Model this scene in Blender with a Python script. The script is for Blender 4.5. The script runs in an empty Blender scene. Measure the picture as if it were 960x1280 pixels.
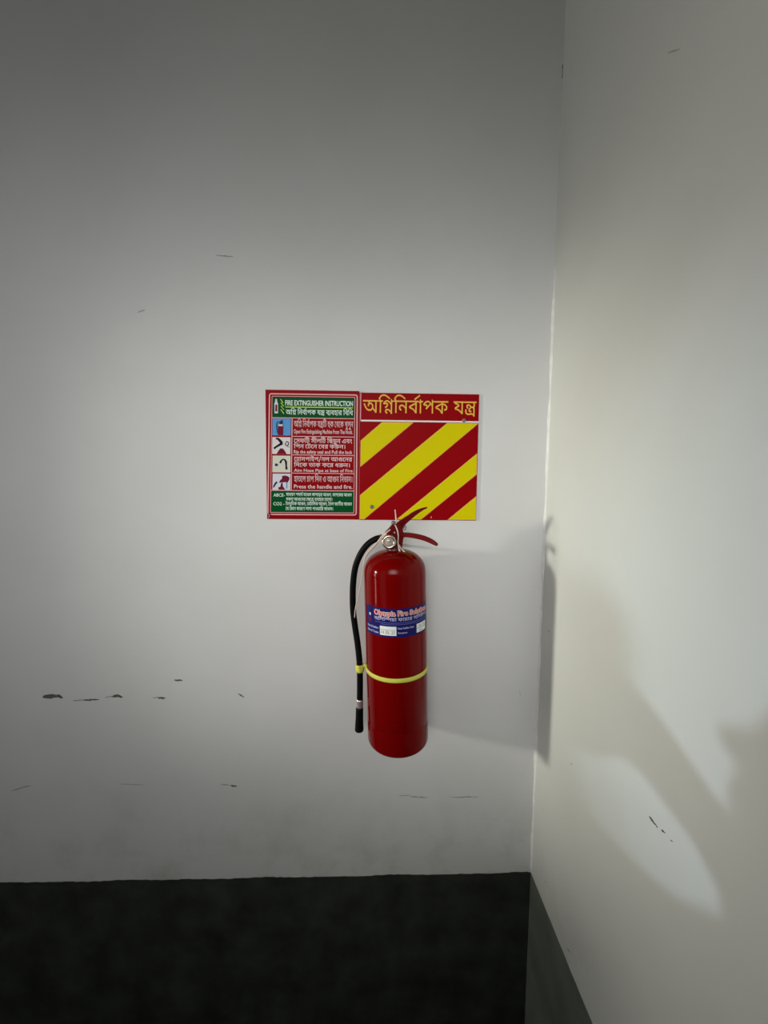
import bpy, bmesh, math, random
from mathutils import Vector, Matrix
from mathutils.geometry import delaunay_2d_cdt

random.seed(7)
sc = bpy.context.scene
col = sc.collection
PI = math.pi

# ---------------------------------------------------------------- camera
# World: X along the back wall (right positive), Y into the back wall (its face is y = 0), Z up, floor z = 0.
FPX = 464.54                                   # focal length in pixels of the 960 x 1280 frame
CAM = Vector((0.0, -1.1, 1.80))
YAW, PITCH, ROLL = 0.02723, -0.07147, 0.00869
fw = Vector((math.sin(YAW) * math.cos(PITCH), math.cos(YAW) * math.cos(PITCH), math.sin(PITCH)))
rt = Vector((math.cos(YAW), -math.sin(YAW), 0.0))
up = rt.cross(fw)
rt, up = rt * math.cos(ROLL) + up * math.sin(ROLL), up * math.cos(ROLL) - rt * math.sin(ROLL)
cd = bpy.data.cameras.new('camera')
cam = bpy.data.objects.new('camera', cd)
col.objects.link(cam)
cam.matrix_world = Matrix(((rt.x, up.x, -fw.x, CAM.x), (rt.y, up.y, -fw.y, CAM.y), (rt.z, up.z, -fw.z, CAM.z), (0, 0, 0, 1)))
cd.sensor_fit = 'VERTICAL'
cd.sensor_height = 36.0
cd.lens = FPX / 1280 * 36.0
cd.clip_start = 0.02
sc.camera = cam

def at(x, y, Y=0.0):
    """point of the plane y = Y that was measured at pixel (x, y) of the photograph"""
    d = fw + rt * ((x - 480) / FPX) - up * ((y - 640) / FPX)
    return CAM + d * ((Y - CAM.y) / d.y)

XR = 0.5143                                    # face of the right wall
def at_r(x, y):
    d = fw + rt * ((x - 480) / FPX) - up * ((y - 640) / FPX)
    return CAM + d * ((XR - CAM.x) / d.x)

# ---------------------------------------------------------------- world, exposure, large lights
w = bpy.data.worlds.new('world')
sc.world = w
w.use_nodes = True
w.node_tree.nodes['Background'].inputs[0].default_value = (0.84, 0.86, 0.87, 1)
w.node_tree.nodes['Background'].inputs[1].default_value = 0.48
sc.view_settings.view_transform = 'Standard'
sc.view_settings.look = 'None'
sc.view_settings.gamma = 1.0
sc.view_settings.exposure = 0.0
sc.view_settings.use_curve_mapping = False

def aim(o, p, target):
    o.location = p
    o.rotation_euler = (Vector(target) - Vector(p)).to_track_quat('-Z', 'Y').to_euler()

def area(name, p, target, sx, sy, power, color, spread):
    l = bpy.data.lights.new(name, 'AREA')
    l.shape = 'RECTANGLE'; l.size = sx; l.size_y = sy
    l.energy = power; l.color = color; l.spread = math.radians(spread)
    o = bpy.data.objects.new(name, l); col.objects.link(o); aim(o, p, target)
    return o

def spot(name, p, target, power, color, angle, blend, radius):
    l = bpy.data.lights.new(name, 'SPOT')
    l.energy = power; l.color = color; l.spot_size = math.radians(angle); l.spot_blend = blend; l.shadow_soft_size = radius
    o = bpy.data.objects.new(name, l); col.objects.link(o); aim(o, p, target)
    return o

# unseen lights: added fill behind the viewer, left shadow light, added cool spot
area('fill_light', (-0.56, -2.7, 2.6), (-0.10, 0, 1.72), 2.02, 1.217, 3.6, (0.995, 0.99, 0.99), 37.6)  # added light; narrow spread imitates the lens falloff towards the edges
spot('side_key_light', (-4.2, -1.15, 2.08), (XR, 0.20, 1.56), 455, (0.985, 0.98, 0.85), 24.5, 1.0, 0.15)  # placed from the extinguisher's cast shadow; the source itself is unseen
spot('cool_patch_light', (-3.9, -0.9, 1.30), (XR, -0.64, 1.53), 165, (0.70, 0.87, 1.0), 18.2, 1.0, 0.006)  # added with the blocker to make the cool wall patches

# ---------------------------------------------------------------- helpers
def link(name, me, mat=None, parent=None, smooth=False):
    o = bpy.data.objects.new(name, me); col.objects.link(o)
    if mat: me.materials.append(mat)
    if parent is not None: o.parent = parent
    if smooth:
        for p in me.polygons: p.use_smooth = True
    return o

def from_bm(name, bm, mat=None, parent=None, smooth=False):
    me = bpy.data.meshes.new(name); bm.normal_update(); bm.to_mesh(me); bm.free()
    return link(name, me, mat, parent, smooth)

def add_box(bm, x0, x1, y0, y1, z0, z1):
    vs = [bm.verts.new((x, y, z)) for x in (x0, x1) for y in (y0, y1) for z in (z0, z1)]
    for f in ((0, 1, 3, 2), (4, 6, 7, 5), (0, 4, 5, 1), (2, 3, 7, 6), (0, 2, 6, 4), (1, 5, 7, 3)):
        bm.faces.new([vs[i] for i in f])
    return vs

def box(name, x0, x1, y0, y1, z0, z1, mat, parent=None, bevel=0.0):
    bm = bmesh.new(); add_box(bm, x0, x1, y0, y1, z0, z1)
    if bevel: bmesh.ops.bevel(bm, geom=bm.edges[:], offset=bevel, segments=2, profile=0.5, affect='EDGES')
    return from_bm(name, bm, mat, parent)

def tag(o, label, cat=None, kind=None, group=None):
    o['label'] = label
    if cat: o['category'] = cat
    if kind: o['kind'] = kind
    if group: o['group'] = group
    return o

def smooth_path(pts, n):
    """Catmull-Rom through points (tuples of any length)"""
    P = [Vector(p) for p in pts]; out = []
    for i in range(len(P) - 1):
        a = P[max(i - 1, 0)]; b = P[i]; c = P[i + 1]; d = P[min(i + 2, len(P) - 1)]
        for k in range(n):
            t = k / n
            out.append(0.5 * ((2 * b) + (c - a) * t + (2 * a - 5 * b + 4 * c - d) * t * t + (3 * b - a - 3 * c + d) * t ** 3))
    out.append(P[-1])
    return out

def tube(name, pts, radii, mat, parent, seg=12, n=6, flat=1.0, cap=True):
    """swept tube; flat < 1 squeezes it along world Y ; radii per control point"""
    q = smooth_path([tuple(p) + (r,) for p, r in zip(pts, radii)], n) if n > 1 else [Vector(tuple(p) + (r,)) for p, r in zip(pts, radii)]
    bm = bmesh.new(); rings = []
    ref = Vector((0, 1, 0))
    for i, v in enumerate(q):
        p = Vector(v[:3]); t = (Vector(q[min(i + 1, len(q) - 1)][:3]) - Vector(q[max(i - 1, 0)][:3])).normalized()
        s = t.cross(ref)
        s = s.normalized() if s.length > 1e-4 else Vector((1, 0, 0))
        b = s.cross(t).normalized()
        rings.append([bm.verts.new(p + (s * math.cos(2 * PI * k / seg) + b * (flat * math.sin(2 * PI * k / seg))) * v[3]) for k in range(seg)])
    for a, b in zip(rings, rings[1:]):
        for k in range(seg): bm.faces.new((a[k], a[(k + 1) % seg], b[(k + 1) % seg], b[k]))
    if cap: bm.faces.new(rings[0][::-1]); bm.faces.new(rings[-1])
    bmesh.ops.recalc_face_normals(bm, faces=bm.faces[:])
    return from_bm(name, bm, mat, parent, True)

def lathe(name, origin, axis, prof, mat, parent, seg=48, smooth=True):
    """prof: (r, h) along axis from origin"""
    axis = Vector(axis).normalized()
    a = axis.orthogonal().normalized(); b = axis.cross(a)
    bm = bmesh.new(); rings = []
    for r, h in prof:
        c = Vector(origin) + axis * h
        if r < 1e-6: rings.append([bm.verts.new(c)])
        else: rings.append([bm.verts.new(c + (a * math.cos(2 * PI * k / seg) + b * math.sin(2 * PI * k / seg)) * r) for k in range(seg)])
    for A, B in zip(rings, rings[1:]):
        for k in range(seg):
            k2 = (k + 1) % seg
            if len(A) == 1 and len(B) == 1: continue
            if len(A) == 1: bm.faces.new((A[0], B[k2], B[k]))
            elif len(B) == 1: bm.faces.new((A[k], A[k2], B[0]))
            else: bm.faces.new((A[k], A[k2], B[k2], B[k]))
    bmesh.ops.recalc_face_normals(bm, faces=bm.faces[:])
    return from_bm(name, bm, mat, parent, smooth)

# ---------------------------------------------------------------- materials
def srgb(r, g, b):
    f = lambda c: (c / 255 / 12.92) if c / 255 <= 0.04045 else ((c / 255 + 0.055) / 1.055) ** 2.4
    return (f(r), f(g), f(b))

def mat(name, color, rough=0.5, metal=0.0, spec=0.5, coat=0.0, bump=0.0, bscale=300.0, var=0.0, vscale=6.0, emit=None, estr=0.0):
    m = bpy.data.materials.new(name); m.use_nodes = True
    nt = m.node_tree; b = nt.nodes['Principled BSDF']
    b.inputs['Base Color'].default_value = (*color, 1)
    b.inputs['Roughness'].default_value = rough
    b.inputs['Metallic'].default_value = metal
    b.inputs['Specular IOR Level'].default_value = spec
    b.inputs['Coat Weight'].default_value = coat
    b.inputs['Coat Roughness'].default_value = 0.08
    tc = nt.nodes.new('ShaderNodeTexCoord')
    if var:
        n = nt.nodes.new('ShaderNodeTexNoise'); n.inputs['Scale'].default_value = vscale; n.inputs['Detail'].default_value = 5
        nt.links.new(tc.outputs['Object'], n.inputs['Vector'])
        r = nt.nodes.new('ShaderNodeValToRGB')
        r.color_ramp.elements[0].position = 0.3; r.color_ramp.elements[1].position = 0.7
        r.color_ramp.elements[0].color = (*[c * (1 - var) for c in color], 1)
        r.color_ramp.elements[1].color = (*[min(c * (1 + var), 1) for c in color], 1)
        nt.links.new(n.outputs['Fac'], r.inputs['Fac']); nt.links.new(r.outputs['Color'], b.inputs['Base Color'])
    if bump:
        n2 = nt.nodes.new('ShaderNodeTexNoise'); n2.inputs['Scale'].default_value = bscale; n2.inputs['Detail'].default_value = 3
        nt.links.new(tc.outputs['Object'], n2.inputs['Vector'])
        bp = nt.nodes.new('ShaderNodeBump'); bp.inputs['Strength'].default_value = bump; bp.inputs['Distance'].default_value = 0.002
        nt.links.new(n2.outputs['Fac'], bp.inputs['Height']); nt.links.new(bp.outputs['Normal'], b.inputs['Normal'])
    if emit:
        b.inputs['Emission Color'].default_value = (*emit, 1); b.inputs['Emission Strength'].default_value = estr
    return m

def wall_paint(name, base, stain, low):
    """off-white paint: broad faint mottling, a grimy band near the skirting, roller texture and plaster waves"""
    m = bpy.data.materials.new(name); m.use_nodes = True
    nt = m.node_tree; N = nt.nodes; L = nt.links; b = N['Principled BSDF']
    b.inputs['Roughness'].default_value = 0.55
    b.inputs['Specular IOR Level'].default_value = 0.25
    tc = N.new('ShaderNodeTexCoord')
    n = N.new('ShaderNodeTexNoise'); n.inputs['Scale'].default_value = 2.3; n.inputs['Detail'].default_value = 6; n.inputs['Roughness'].default_value = 0.6
    L.new(tc.outputs['Object'], n.inputs['Vector'])
    r = N.new('ShaderNodeValToRGB'); r.color_ramp.elements[0].position = 0.35; r.color_ramp.elements[1].position = 0.7
    r.color_ramp.elements[0].color = (*base, 1); r.color_ramp.elements[1].color = (*stain, 1)
    L.new(n.outputs['Fac'], r.inputs['Fac'])
    # grime: splash marks that thin out upwards from the skirting
    sx = N.new('ShaderNodeSeparateXYZ'); L.new(tc.outputs['Object'], sx.inputs[0])
    mr = N.new('ShaderNodeMapRange'); mr.inputs['From Min'].default_value = 0.95; mr.inputs['From Max'].default_value = 0.5
    L.new(sx.outputs['Z'], mr.inputs['Value'])
    n3 = N.new('ShaderNodeTexNoise'); n3.inputs['Scale'].default_value = 5.5; n3.inputs['Detail'].default_value = 7; n3.inputs['Roughness'].default_value = 0.65
    L.new(tc.outputs['Object'], n3.inputs['Vector'])
    r3 = N.new('ShaderNodeValToRGB'); r3.color_ramp.elements[0].position = 0.48; r3.color_ramp.elements[1].position = 0.72
    L.new(n3.outputs['Fac'], r3.inputs['Fac'])
    mu = N.new('ShaderNodeMath'); mu.operation = 'MULTIPLY'
    L.new(mr.outputs[0], mu.inputs[0]); L.new(r3.outputs['Color'], mu.inputs[1])
    mx = N.new('ShaderNodeMix'); mx.data_type = 'RGBA'
    L.new(mu.outputs[0], mx.inputs['Factor']); L.new(r.outputs['Color'], mx.inputs['A']); mx.inputs['B'].default_value = (*low, 1)
    L.new(mx.outputs['Result'], b.inputs['Base Color'])
    n1 = N.new('ShaderNodeTexNoise'); n1.inputs['Scale'].default_value = 420; n1.inputs['Detail'].default_value = 2
    L.new(tc.outputs['Object'], n1.inputs['Vector'])
    b1 = N.new('ShaderNodeBump'); b1.inputs['Strength'].default_value = 0.12; b1.inputs['Distance'].default_value = 0.001
    L.new(n1.outputs['Fac'], b1.inputs['Height'])
    n2 = N.new('ShaderNodeTexNoise'); n2.inputs['Scale'].default_value = 4; n2.inputs['Detail'].default_value = 3
    L.new(tc.outputs['Object'], n2.inputs['Vector'])
    b2 = N.new('ShaderNodeBump'); b2.inputs['Strength'].default_value = 0.25; b2.inputs['Distance'].default_value = 0.012
    L.new(n2.outputs['Fac'], b2.inputs['Height']); L.new(b1.outputs['Normal'], b2.inputs['Normal'])
    L.new(b2.outputs['Normal'], b.inputs['Normal'])
    return m

M_WALL = wall_paint('wall_paint_white', (0.70, 0.70, 0.695), (0.66, 0.66, 0.65), (0.5, 0.51, 0.47))
M_WALLR = wall_paint('wall_paint_cream', (0.712, 0.718, 0.68), (0.67, 0.678, 0.635), (0.59, 0.6, 0.54))
M_DADO = mat('skirting_paint', (0.040, 0.044, 0.037), 0.6, spec=0.05, var=0.35, vscale=9, bump=0.15, bscale=200)
M_DADOR = mat('skirting_paint_lit', (0.15, 0.165, 0.14), 0.6, spec=0.1, var=0.2, vscale=9, bump=0.15, bscale=200)  # same skirting paint, lightened for the stronger light on the right wall
M_FLOOR = mat('concrete_floor', (0.22, 0.22, 0.21), 0.8, var=0.2, bump=0.2)
M_CEIL = mat('concrete_ceiling', (0.28, 0.28, 0.27), 0.9, var=0.1)
M_ROOM = mat('dull_plaster', (0.22, 0.22, 0.215), 0.9, var=0.1)
M_PANE = mat('glow_pane_emission', (0.8, 0.85, 0.9), 0.4, emit=(1.0, 0.96, 0.88), estr=19.0)  # emission of the added side pane
M_FRAME = mat('painted_steel', (0.25, 0.25, 0.25), 0.5)
M_CHIP = mat('bare_plaster', (0.10, 0.105, 0.10), 0.9, var=0.5, vscale=220)
M_CHIP2 = mat('faint_scuff', (0.36, 0.37, 0.35), 0.9, var=0.3, vscale=220)
M_EDGE = mat('corner_highlight', (0.80, 0.80, 0.77), 0.6, var=0.08, vscale=40)  # paler than the wall, standing in for the corner's lit edge

S_RED = mat('sign_red', (0.27, 0.0005, 0.003), 0.4, spec=0.04)
S_RED2 = mat('sign_bright_red', (0.285, 0.0005, 0.003), 0.4, spec=0.04)
S_GREEN = mat('sign_green', (0.0008, 0.075, 0.016), 0.4, spec=0.04)
S_YEL = mat('sign_yellow', (0.68, 0.60, 0.0008), 0.4, spec=0.04)
S_ORANGE = mat('sign_orange_edge', (0.85, 0.42, 0.10), 0.4, spec=0.04)
S_GOLD = mat('sign_gold_lettering', (0.85, 0.55, 0.07), 0.4, spec=0.04)
S_PINK = mat('sign_pale_line', (0.80, 0.42, 0.44), 0.4, spec=0.04)
S_WHITE = mat('sign_white_print', (0.80, 0.80, 0.78), 0.4, spec=0.04)
S_ROSE = mat('sign_rose_lettering', (0.80, 0.60, 0.62), 0.4, spec=0.04)
S_MINT = mat('sign_mint_lettering', (0.70, 0.86, 0.76), 0.4, spec=0.04)
S_LIME = mat('sign_lime_print', (0.50, 0.68, 0.10), 0.4, spec=0.04)
S_BLUE = mat('picture_blue', (0.10, 0.32, 0.66), 0.4, spec=0.04)
S_CREAM = mat('picture_cream', (0.66, 0.66, 0.56), 0.4, spec=0.04)
S_LAV = mat('picture_lavender', (0.66, 0.66, 0.74), 0.4, spec=0.04)
S_PALE = mat('picture_pale', (0.72, 0.68, 0.68), 0.4, spec=0.04)
S_BLACK = mat('print_black', (0.012, 0.012, 0.015), 0.4, spec=0.04)
S_NAVYP = mat('print_dark_blue', (0.02, 0.04, 0.10), 0.4, spec=0.04)
S_MAROON = mat('print_maroon', (0.16, 0.008, 0.03), 0.4, spec=0.04)
S_BACK = mat('sign_board_edge', (0.10, 0.003, 0.006), 0.4, spec=0.04)

E_RED = mat('red_enamel', (0.155, 0.0002, 0.0003), 0.11, spec=0.14)
E_LEVER = mat('red_lever_paint', (0.13, 0.003, 0.005), 0.35, spec=0.1, bump=0.05)
E_DARK = mat('dark_red_paint', (0.07, 0.004, 0.004), 0.4)
E_HOSE = mat('black_rubber', (0.003, 0.003, 0.0034), 0.5, spec=0.1)
E_CHROME = mat('nickel_bezel', (0.62, 0.55, 0.47), 0.22, metal=1.0)
E_STEEL = mat('crimped_steel', (0.72, 0.68, 0.68), 0.3, metal=0.8)
E_FACE = mat('gauge_face', (0.42, 0.34, 0.28), 0.2, spec=0.6, coat=0.8)
E_GGREEN = mat('gauge_green', (0.05, 0.32, 0.07), 0.4)
E_STRAP = mat('lime_plastic', (0.62, 0.66, 0.09), 0.45)
E_CORD = mat('cream_cord', (0.70, 0.55, 0.46), 0.7)
E_GREY = mat('grey_metal', (0.20, 0.19, 0.17), 0.45, metal=0.6)
E_NAVY = mat('label_navy', (0.009, 0.009, 0.11), 0.35, spec=0.12)
E_LTXT = mat('label_lavender', (0.50, 0.48, 0.72), 0.4, spec=0.04)
E_LDIM = mat('label_dim_blue', (0.12, 0.13, 0.38), 0.4, spec=0.04)
E_LWHITE = mat('label_white', (0.80, 0.82, 0.80), 0.4, spec=0.04)
E_LPEACH = mat('label_peach_outline', (0.86, 0.66, 0.62), 0.4, spec=0.04)
E_LRED = mat('label_red_lettering', (0.55, 0.06, 0.03), 0.4, spec=0.04)
E_INK = mat('pen_ink', (0.10, 0.12, 0.10), 0.5)

# ---------------------------------------------------------------- setting
H = 3.4
XL, YF = -4.5, -3.0
DADO = 0.4085 + 0.15

wall_back = tag(box('wall_back', XL, XR + 0.15, 0.0, 0.15, 0.0, H, M_WALL), 'scuffed off-white plaster wall behind the extinguisher and signs', kind='structure')
wall_right = tag(box('wall_right', XR, XR + 0.15, YF, 0.0, 0.0, H, M_WALLR), 'cream-white plaster side wall meeting the back wall in a corner', kind='structure')
tag(box('floor', XL - 0.15, XR + 0.15, YF - 0.15, 0.15, -0.12, 0.0, M_FLOOR), 'grey concrete floor below the view', kind='structure')
tag(box('ceiling', XL - 0.15, XR + 0.15, YF - 0.15, 0.15, H, H + 0.12, M_CEIL), 'dull concrete ceiling above the view', kind='structure')
tag(box('wall_left', XL - 0.15, XL, YF, 0.15, 0.0, H, M_ROOM), 'far plaster wall beyond the left of the view', kind='structure')
# wall behind the viewer with a high opening added for the fill light; the hall stays open further left
bm = bmesh.new()
add_box(bm, -1.9, -1.66, YF, YF + 0.15, 0, H)
add_box(bm, -1.66, XR, YF, YF + 0.15, 0, 1.9)
add_box(bm, -1.66, XR, YF, YF + 0.15, 3.3, H)
tag(from_bm('wall_front', bm, M_ROOM), 'plaster wall with a wide opening, added for the fill light, behind the viewer', kind='structure')
# unseen block added to keep the side light off the left back wall
tag(box('shade_block', -2.4, -2.2, -0.50, 0.0, 0.0, H, M_WALL, None, 0.004), 'white plastered block added left of the view to shade the back wall', kind='structure')

def wavy_dado(name, a, b, n, axis, m):
    """painted skirting band, 2 mm proud, its hand-cut top edge slightly uneven"""
    bm = bmesh.new(); top = []; bot = []; topb = []
    for i in range(n + 1):
        t = a + (b - a) * i / n
        z = DADO + 0.0022 * math.sin(t * 23.0) * math.sin(t * 7.1 + 1) + random.uniform(-0.0011, 0.0011)
        if i in (0, n): z = DADO
        p = (lambda v, d: (v, -d, 0)) if axis == 'x' else (lambda v, d: (XR - d, v, 0))
        f = Vector(p(t, 0.002)); g = Vector(p(t, 0.0))
        top.append(bm.verts.new(f + Vector((0, 0, z)))); bot.append(bm.verts.new(f)); topb.append(bm.verts.new(g + Vector((0, 0, z))))
    for i in range(n):
        bm.faces.new((bot[i], bot[i + 1], top[i + 1], top[i])); bm.faces.new((top[i], top[i + 1], topb[i + 1], topb[i]))
    bmesh.ops.recalc_face_normals(bm, faces=bm.faces[:])
    return from_bm(name, bm, m)
tag(wavy_dado('baseboard_back', XL, XR - 0.002, 420, 'x', M_DADO), 'near-black painted skirting band along the back wall', kind='structure')
tag(wavy_dado('baseboard_right', YF, -0.0, 200, 'y', M_DADOR), 'dark skirting band along the right wall, paint lightened for the light there', kind='structure')

# glowing pane added to the left wall for side light and the cylinder's streak
def side_pane(name, y0, y1, z0, z1, m, label):
    x = XL
    pane = tag(box(name, x, x + 0.02, y0, y1, z0, z1, m), label, kind='structure')
    bm = bmesh.new()
    for (a, b, c, d) in ((y0 - 0.05, y0, z0 - 0.05, z1 + 0.05), (y1, y1 + 0.05, z0 - 0.05, z1 + 0.05), (y0, y1, z0 - 0.05, z0), (y0, y1, z1, z1 + 0.05)):
        add_box(bm, x, x + 0.04, a, b, c, d)
    from_bm('pane_frame', bm, M_FRAME, pane)
    return pane
side_pane('glow_pane', -1.27, -1.07, 0.02, 2.3, M_PANE, 'tall narrow glowing pane added in the far left wall')

# unseen blocker shaped so the cool light leaves patches on the right wall
LC = Vector((-3.9, -0.9, 1.30)); XO = -2.6
def occ(y, z, xo=None):
    t = ((XO if xo is None else xo) - LC.x) / (XR - LC.x)
    return (LC.y + (y - LC.y) * t, LC.z + (z - LC.z) * t)
def prism_yz(name, pts, x0, x1, m, parent):
    bm = bmesh.new()
    A = [bm.verts.new((x0, y, z)) for y, z in pts]; B = [bm.verts.new((x1, y, z)) for y, z in pts]
    bm.faces.new(A); bm.faces.new(B[::-1])
    for i in range(len(pts)):
        j = (i + 1) % len(pts); bm.faces.new((A[i], B[i], B[j], A[j]))
    bmesh.ops.recalc_face_normals(bm, faces=bm.faces[:])
    return from_bm(name, bm, m, parent)
Zs = 0.15
blocker = bpy.data.objects.new('light_blocker', None); col.objects.link(blocker); blocker.location = (0, 0, 0)
tag(blocker, 'unseen light blocker shaped for the patches on the right wall', kind='structure')
prism_yz('blocker_upper', [occ(y, z + Zs) for y, z in ((0.06, 1.20), (-0.2, 1.235), (-0.33, 1.257), (-0.372, 1.262), (-0.42, 1.258), (-0.467, 1.242), (-0.538, 1.208), (-0.62, 1.172), (-0.62, 1.045), (-0.59, 1.062), (-0.564, 1.081), (-0.497, 1.097), (-0.437, 1.107), (-0.36, 1.09), (-0.29, 1.03), (-0.20, 0.99), (0.06, 0.97))], XO, XO + 0.04, M_FRAME, blocker)
prism_yz('blocker_upright', [occ(y, z + Zs) for y, z in ((-0.607, 1.02), (-0.606, 1.235), (-0.618, 1.258), (-0.583, 1.282), (-0.588, 1.302), (-0.632, 1.325), (-0.66, 1.38), (-0.80, 1.42))] + [(occ(-0.80, 1)[0], 0.0), (occ(-0.607, 1)[0], 0.0)], XO, XO + 0.05, M_FRAME, blocker)
prism_yz('blocker_lower', [occ(y, z + Zs) for y, z in ((0.06, 0.86), (-0.2, 0.855), (-0.314, 0.879), (-0.43, 0.916), (-0.526, 0.954), (-0.607, 1.02))] + [(occ(-0.607, 1)[0], 1.06), (occ(0.06, 1)[0], 1.06)], XO, XO + 0.04, M_FRAME, blocker)
prism_yz('blocker_soft_edge', [occ(y, z + Zs, -3.5) for y, z in ((0.3, 1.47), (-0.30, 1.44), (-0.375, 1.37), (-0.375, 1.14), (0.3, 1.10))], -3.5, -3.48, M_FRAME, blocker)
yb_ = occ(0.0, 1, -3.5)[0]
prism_yz('blocker_leg', [(yb_ - 0.01, 0.0), (yb_ + 0.01, 0.0), (yb_ + 0.01, 1.3), (yb_ - 0.01, 1.3)], -3.5, -3.48, M_FRAME, blocker)
ye = occ(0.06, 1)[0]
prism_yz('blocker_upright', [(ye - 0.006, 0.0), (ye + 0.02, 0.0), (ye + 0.02, 1.37), (ye - 0.006, 1.37)], XO, XO + 0.04, M_FRAME, blocker)

# ---------------------------------------------------------------- wear on the walls
def chip(parent, pts, m, right=False, depth=0.0006, name='paint_chip'):
    """a flake where the paint is gone: jagged thin plate following the measured outline"""
    bm = bmesh.new(); f = at_r if right else at
    nrm = Vector((-1, 0, 0)) if right else Vector((0, -1, 0))
    P = [f(x, y) for x, y in pts]
    A = [bm.verts.new(p + nrm * depth) for p in P]; B = [bm.verts.new(p) for p in P]
    bm.faces.new(A)
    for i in range(len(P)):
        j = (i + 1) % len(P); bm.faces.new((A[i], B[i], B[j], A[j]))
    bmesh.ops.recalc_face_normals(bm, faces=bm.faces[:])
    return from_bm(name, bm, m, parent)

def streak(parent, x0, y0, x1, y1, th, m, right=False, n=9):
    up_, dn = [], []
    for i in range(n + 1):
        t = i / n; x = x0 + (x1 - x0) * t; y = y0 + (y1 - y0) * t
        e = th * math.sin(PI * min(max(t, 0.04), 0.96)) ** 0.5
        up_.append((x + random.uniform(-.3, .3), y - e * random.uniform(0.2, 0.75))); dn.append((x, y + e * random.uniform(0.15, 0.7)))
    return chip(parent, up_ + dn[::-1], m, right)

chip(wall_back, [(53, 871.5), (55, 869), (60, 868), (66, 867.5), (70, 868.5), (74, 868), (77, 870), (79, 872.5), (76, 873), (73, 871.5), (68, 872), (64, 873.3), (58, 872.8), (55, 872.6)], M_CHIP)
streak(wall_back, 91, 876, 106, 874.8, 1.6, M_CHIP2)
streak(wall_back, 104, 875.2, 124, 874.3, 2.2, M_CHIP)
streak(wall_back, 131, 872, 141, 870, 1.6, M_CHIP2)
chip(wall_back, [(139, 871), (143, 868.5), (147, 867.8), (150, 869), (153.5, 871), (152, 872.5), (148, 871.2), (143, 871.8)], M_CHIP)
streak(wall_back, 191, 872.5, 199, 871.5, 1.4, M_CHIP2)
streak(wall_back, 197, 872, 207, 872.5, 2.6, M_CHIP)
streak(wall_back, 218, 850.3, 228, 850.3, 2.2, M_CHIP)
streak(wall_back, 297.5, 867, 305, 871.5, 1.9, M_CHIP)
streak(wall_back, 15, 988.5, 27, 985, 1.6, M_CHIP2)
streak(wall_back, 24, 985.5, 38, 981.8, 1.8, M_CHIP2)
streak(wall_back, 276, 980.3, 287, 981.5, 1.2, M_CHIP2)
streak(wall_back, 288, 982, 296, 982.8, 2.0, M_CHIP)
streak(wall_back, 150, 980, 180, 981, 0.8, M_CHIP2)
streak(wall_back, 498, 995, 512, 994, 1.0, M_CHIP2)
streak(wall_back, 512, 995.5, 534, 997, 1.5, M_CHIP2)
streak(wall_back, 563, 996.5, 598, 996, 1.3, M_CHIP2)
streak(wall_back, 172, 390.5, 181, 387.5, 1.4, M_CHIP2)
streak(wall_back, 270, 319, 291, 321, 2.0, M_CHIP2)
streak(wall_back, 649.5, 862, 650.5, 872, 1.2, M_CHIP2)
streak(wall_right, 812, 1021, 822, 1034, 3.6, M_CHIP, True)
streak(wall_right, 827, 1037.5, 831.5, 1041, 2.4, M_CHIP, True, 5)
streak(wall_right, 838, 1050, 841, 1052, 1.6, M_CHIP, True, 4)
streak(wall_right, 713, 954, 716, 956, 1.2, M_CHIP2, True, 4)
streak(wall_right, 681, 1101, 683, 1103, 1.2, M_CHIP2, True, 4)
streak(wall_right, 708, 1185, 714, 1191, 1.4, M_CHIP2, True, 4)
streak(wall_right, 685, 788, 687, 790, 1.2, M_CHIP2, True, 4)
streak(wall_right, 835, 66, 850, 61, 1.0, M_CHIP2, True, 5)
# crack of the corner and a ragged bead paled as its lit edge
chip(wall_back, [(706.6, 73.5), (705, 77.5), (703.2, 81), (702.6, 83), (703, 87), (702.8, 92), (702.2, 97.5), (704.4, 97.5), (705.2, 92), (704.8, 85), (706, 80), (707.6, 74)], M_CHIP, name='plaster_crack')
bm = bmesh.new(); prev = None
zt = at_r(693.5, 338).z
zz = zt
while zz > DADO + 0.003:
    k = 0.005 * min(1.0, 0.4 + (zt - zz) * 6) * (0.55 + 0.45 * math.sin(zz * 31) * math.sin(zz * 11.3)) * (1.0 if zz > 0.75 else 0.8) + random.uniform(-.0006, .0006) + 0.001
    cur = [bm.verts.new((XR - 0.0001, -k - 0.004, zz)), bm.verts.new((XR - k * 0.55, -0.002 - k * 0.5, zz)), bm.verts.new((XR - k, -0.0001, zz))]
    if prev:
        for a in range(2): bm.faces.new((prev[a], prev[a + 1], cur[a + 1], cur[a]))
    prev = cur; zz -= 0.012
bmesh.ops.recalc_face_normals(bm, faces=bm.faces[:])
fo = from_bm('corner_bead', bm, M_EDGE, wall_right, True)

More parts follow.
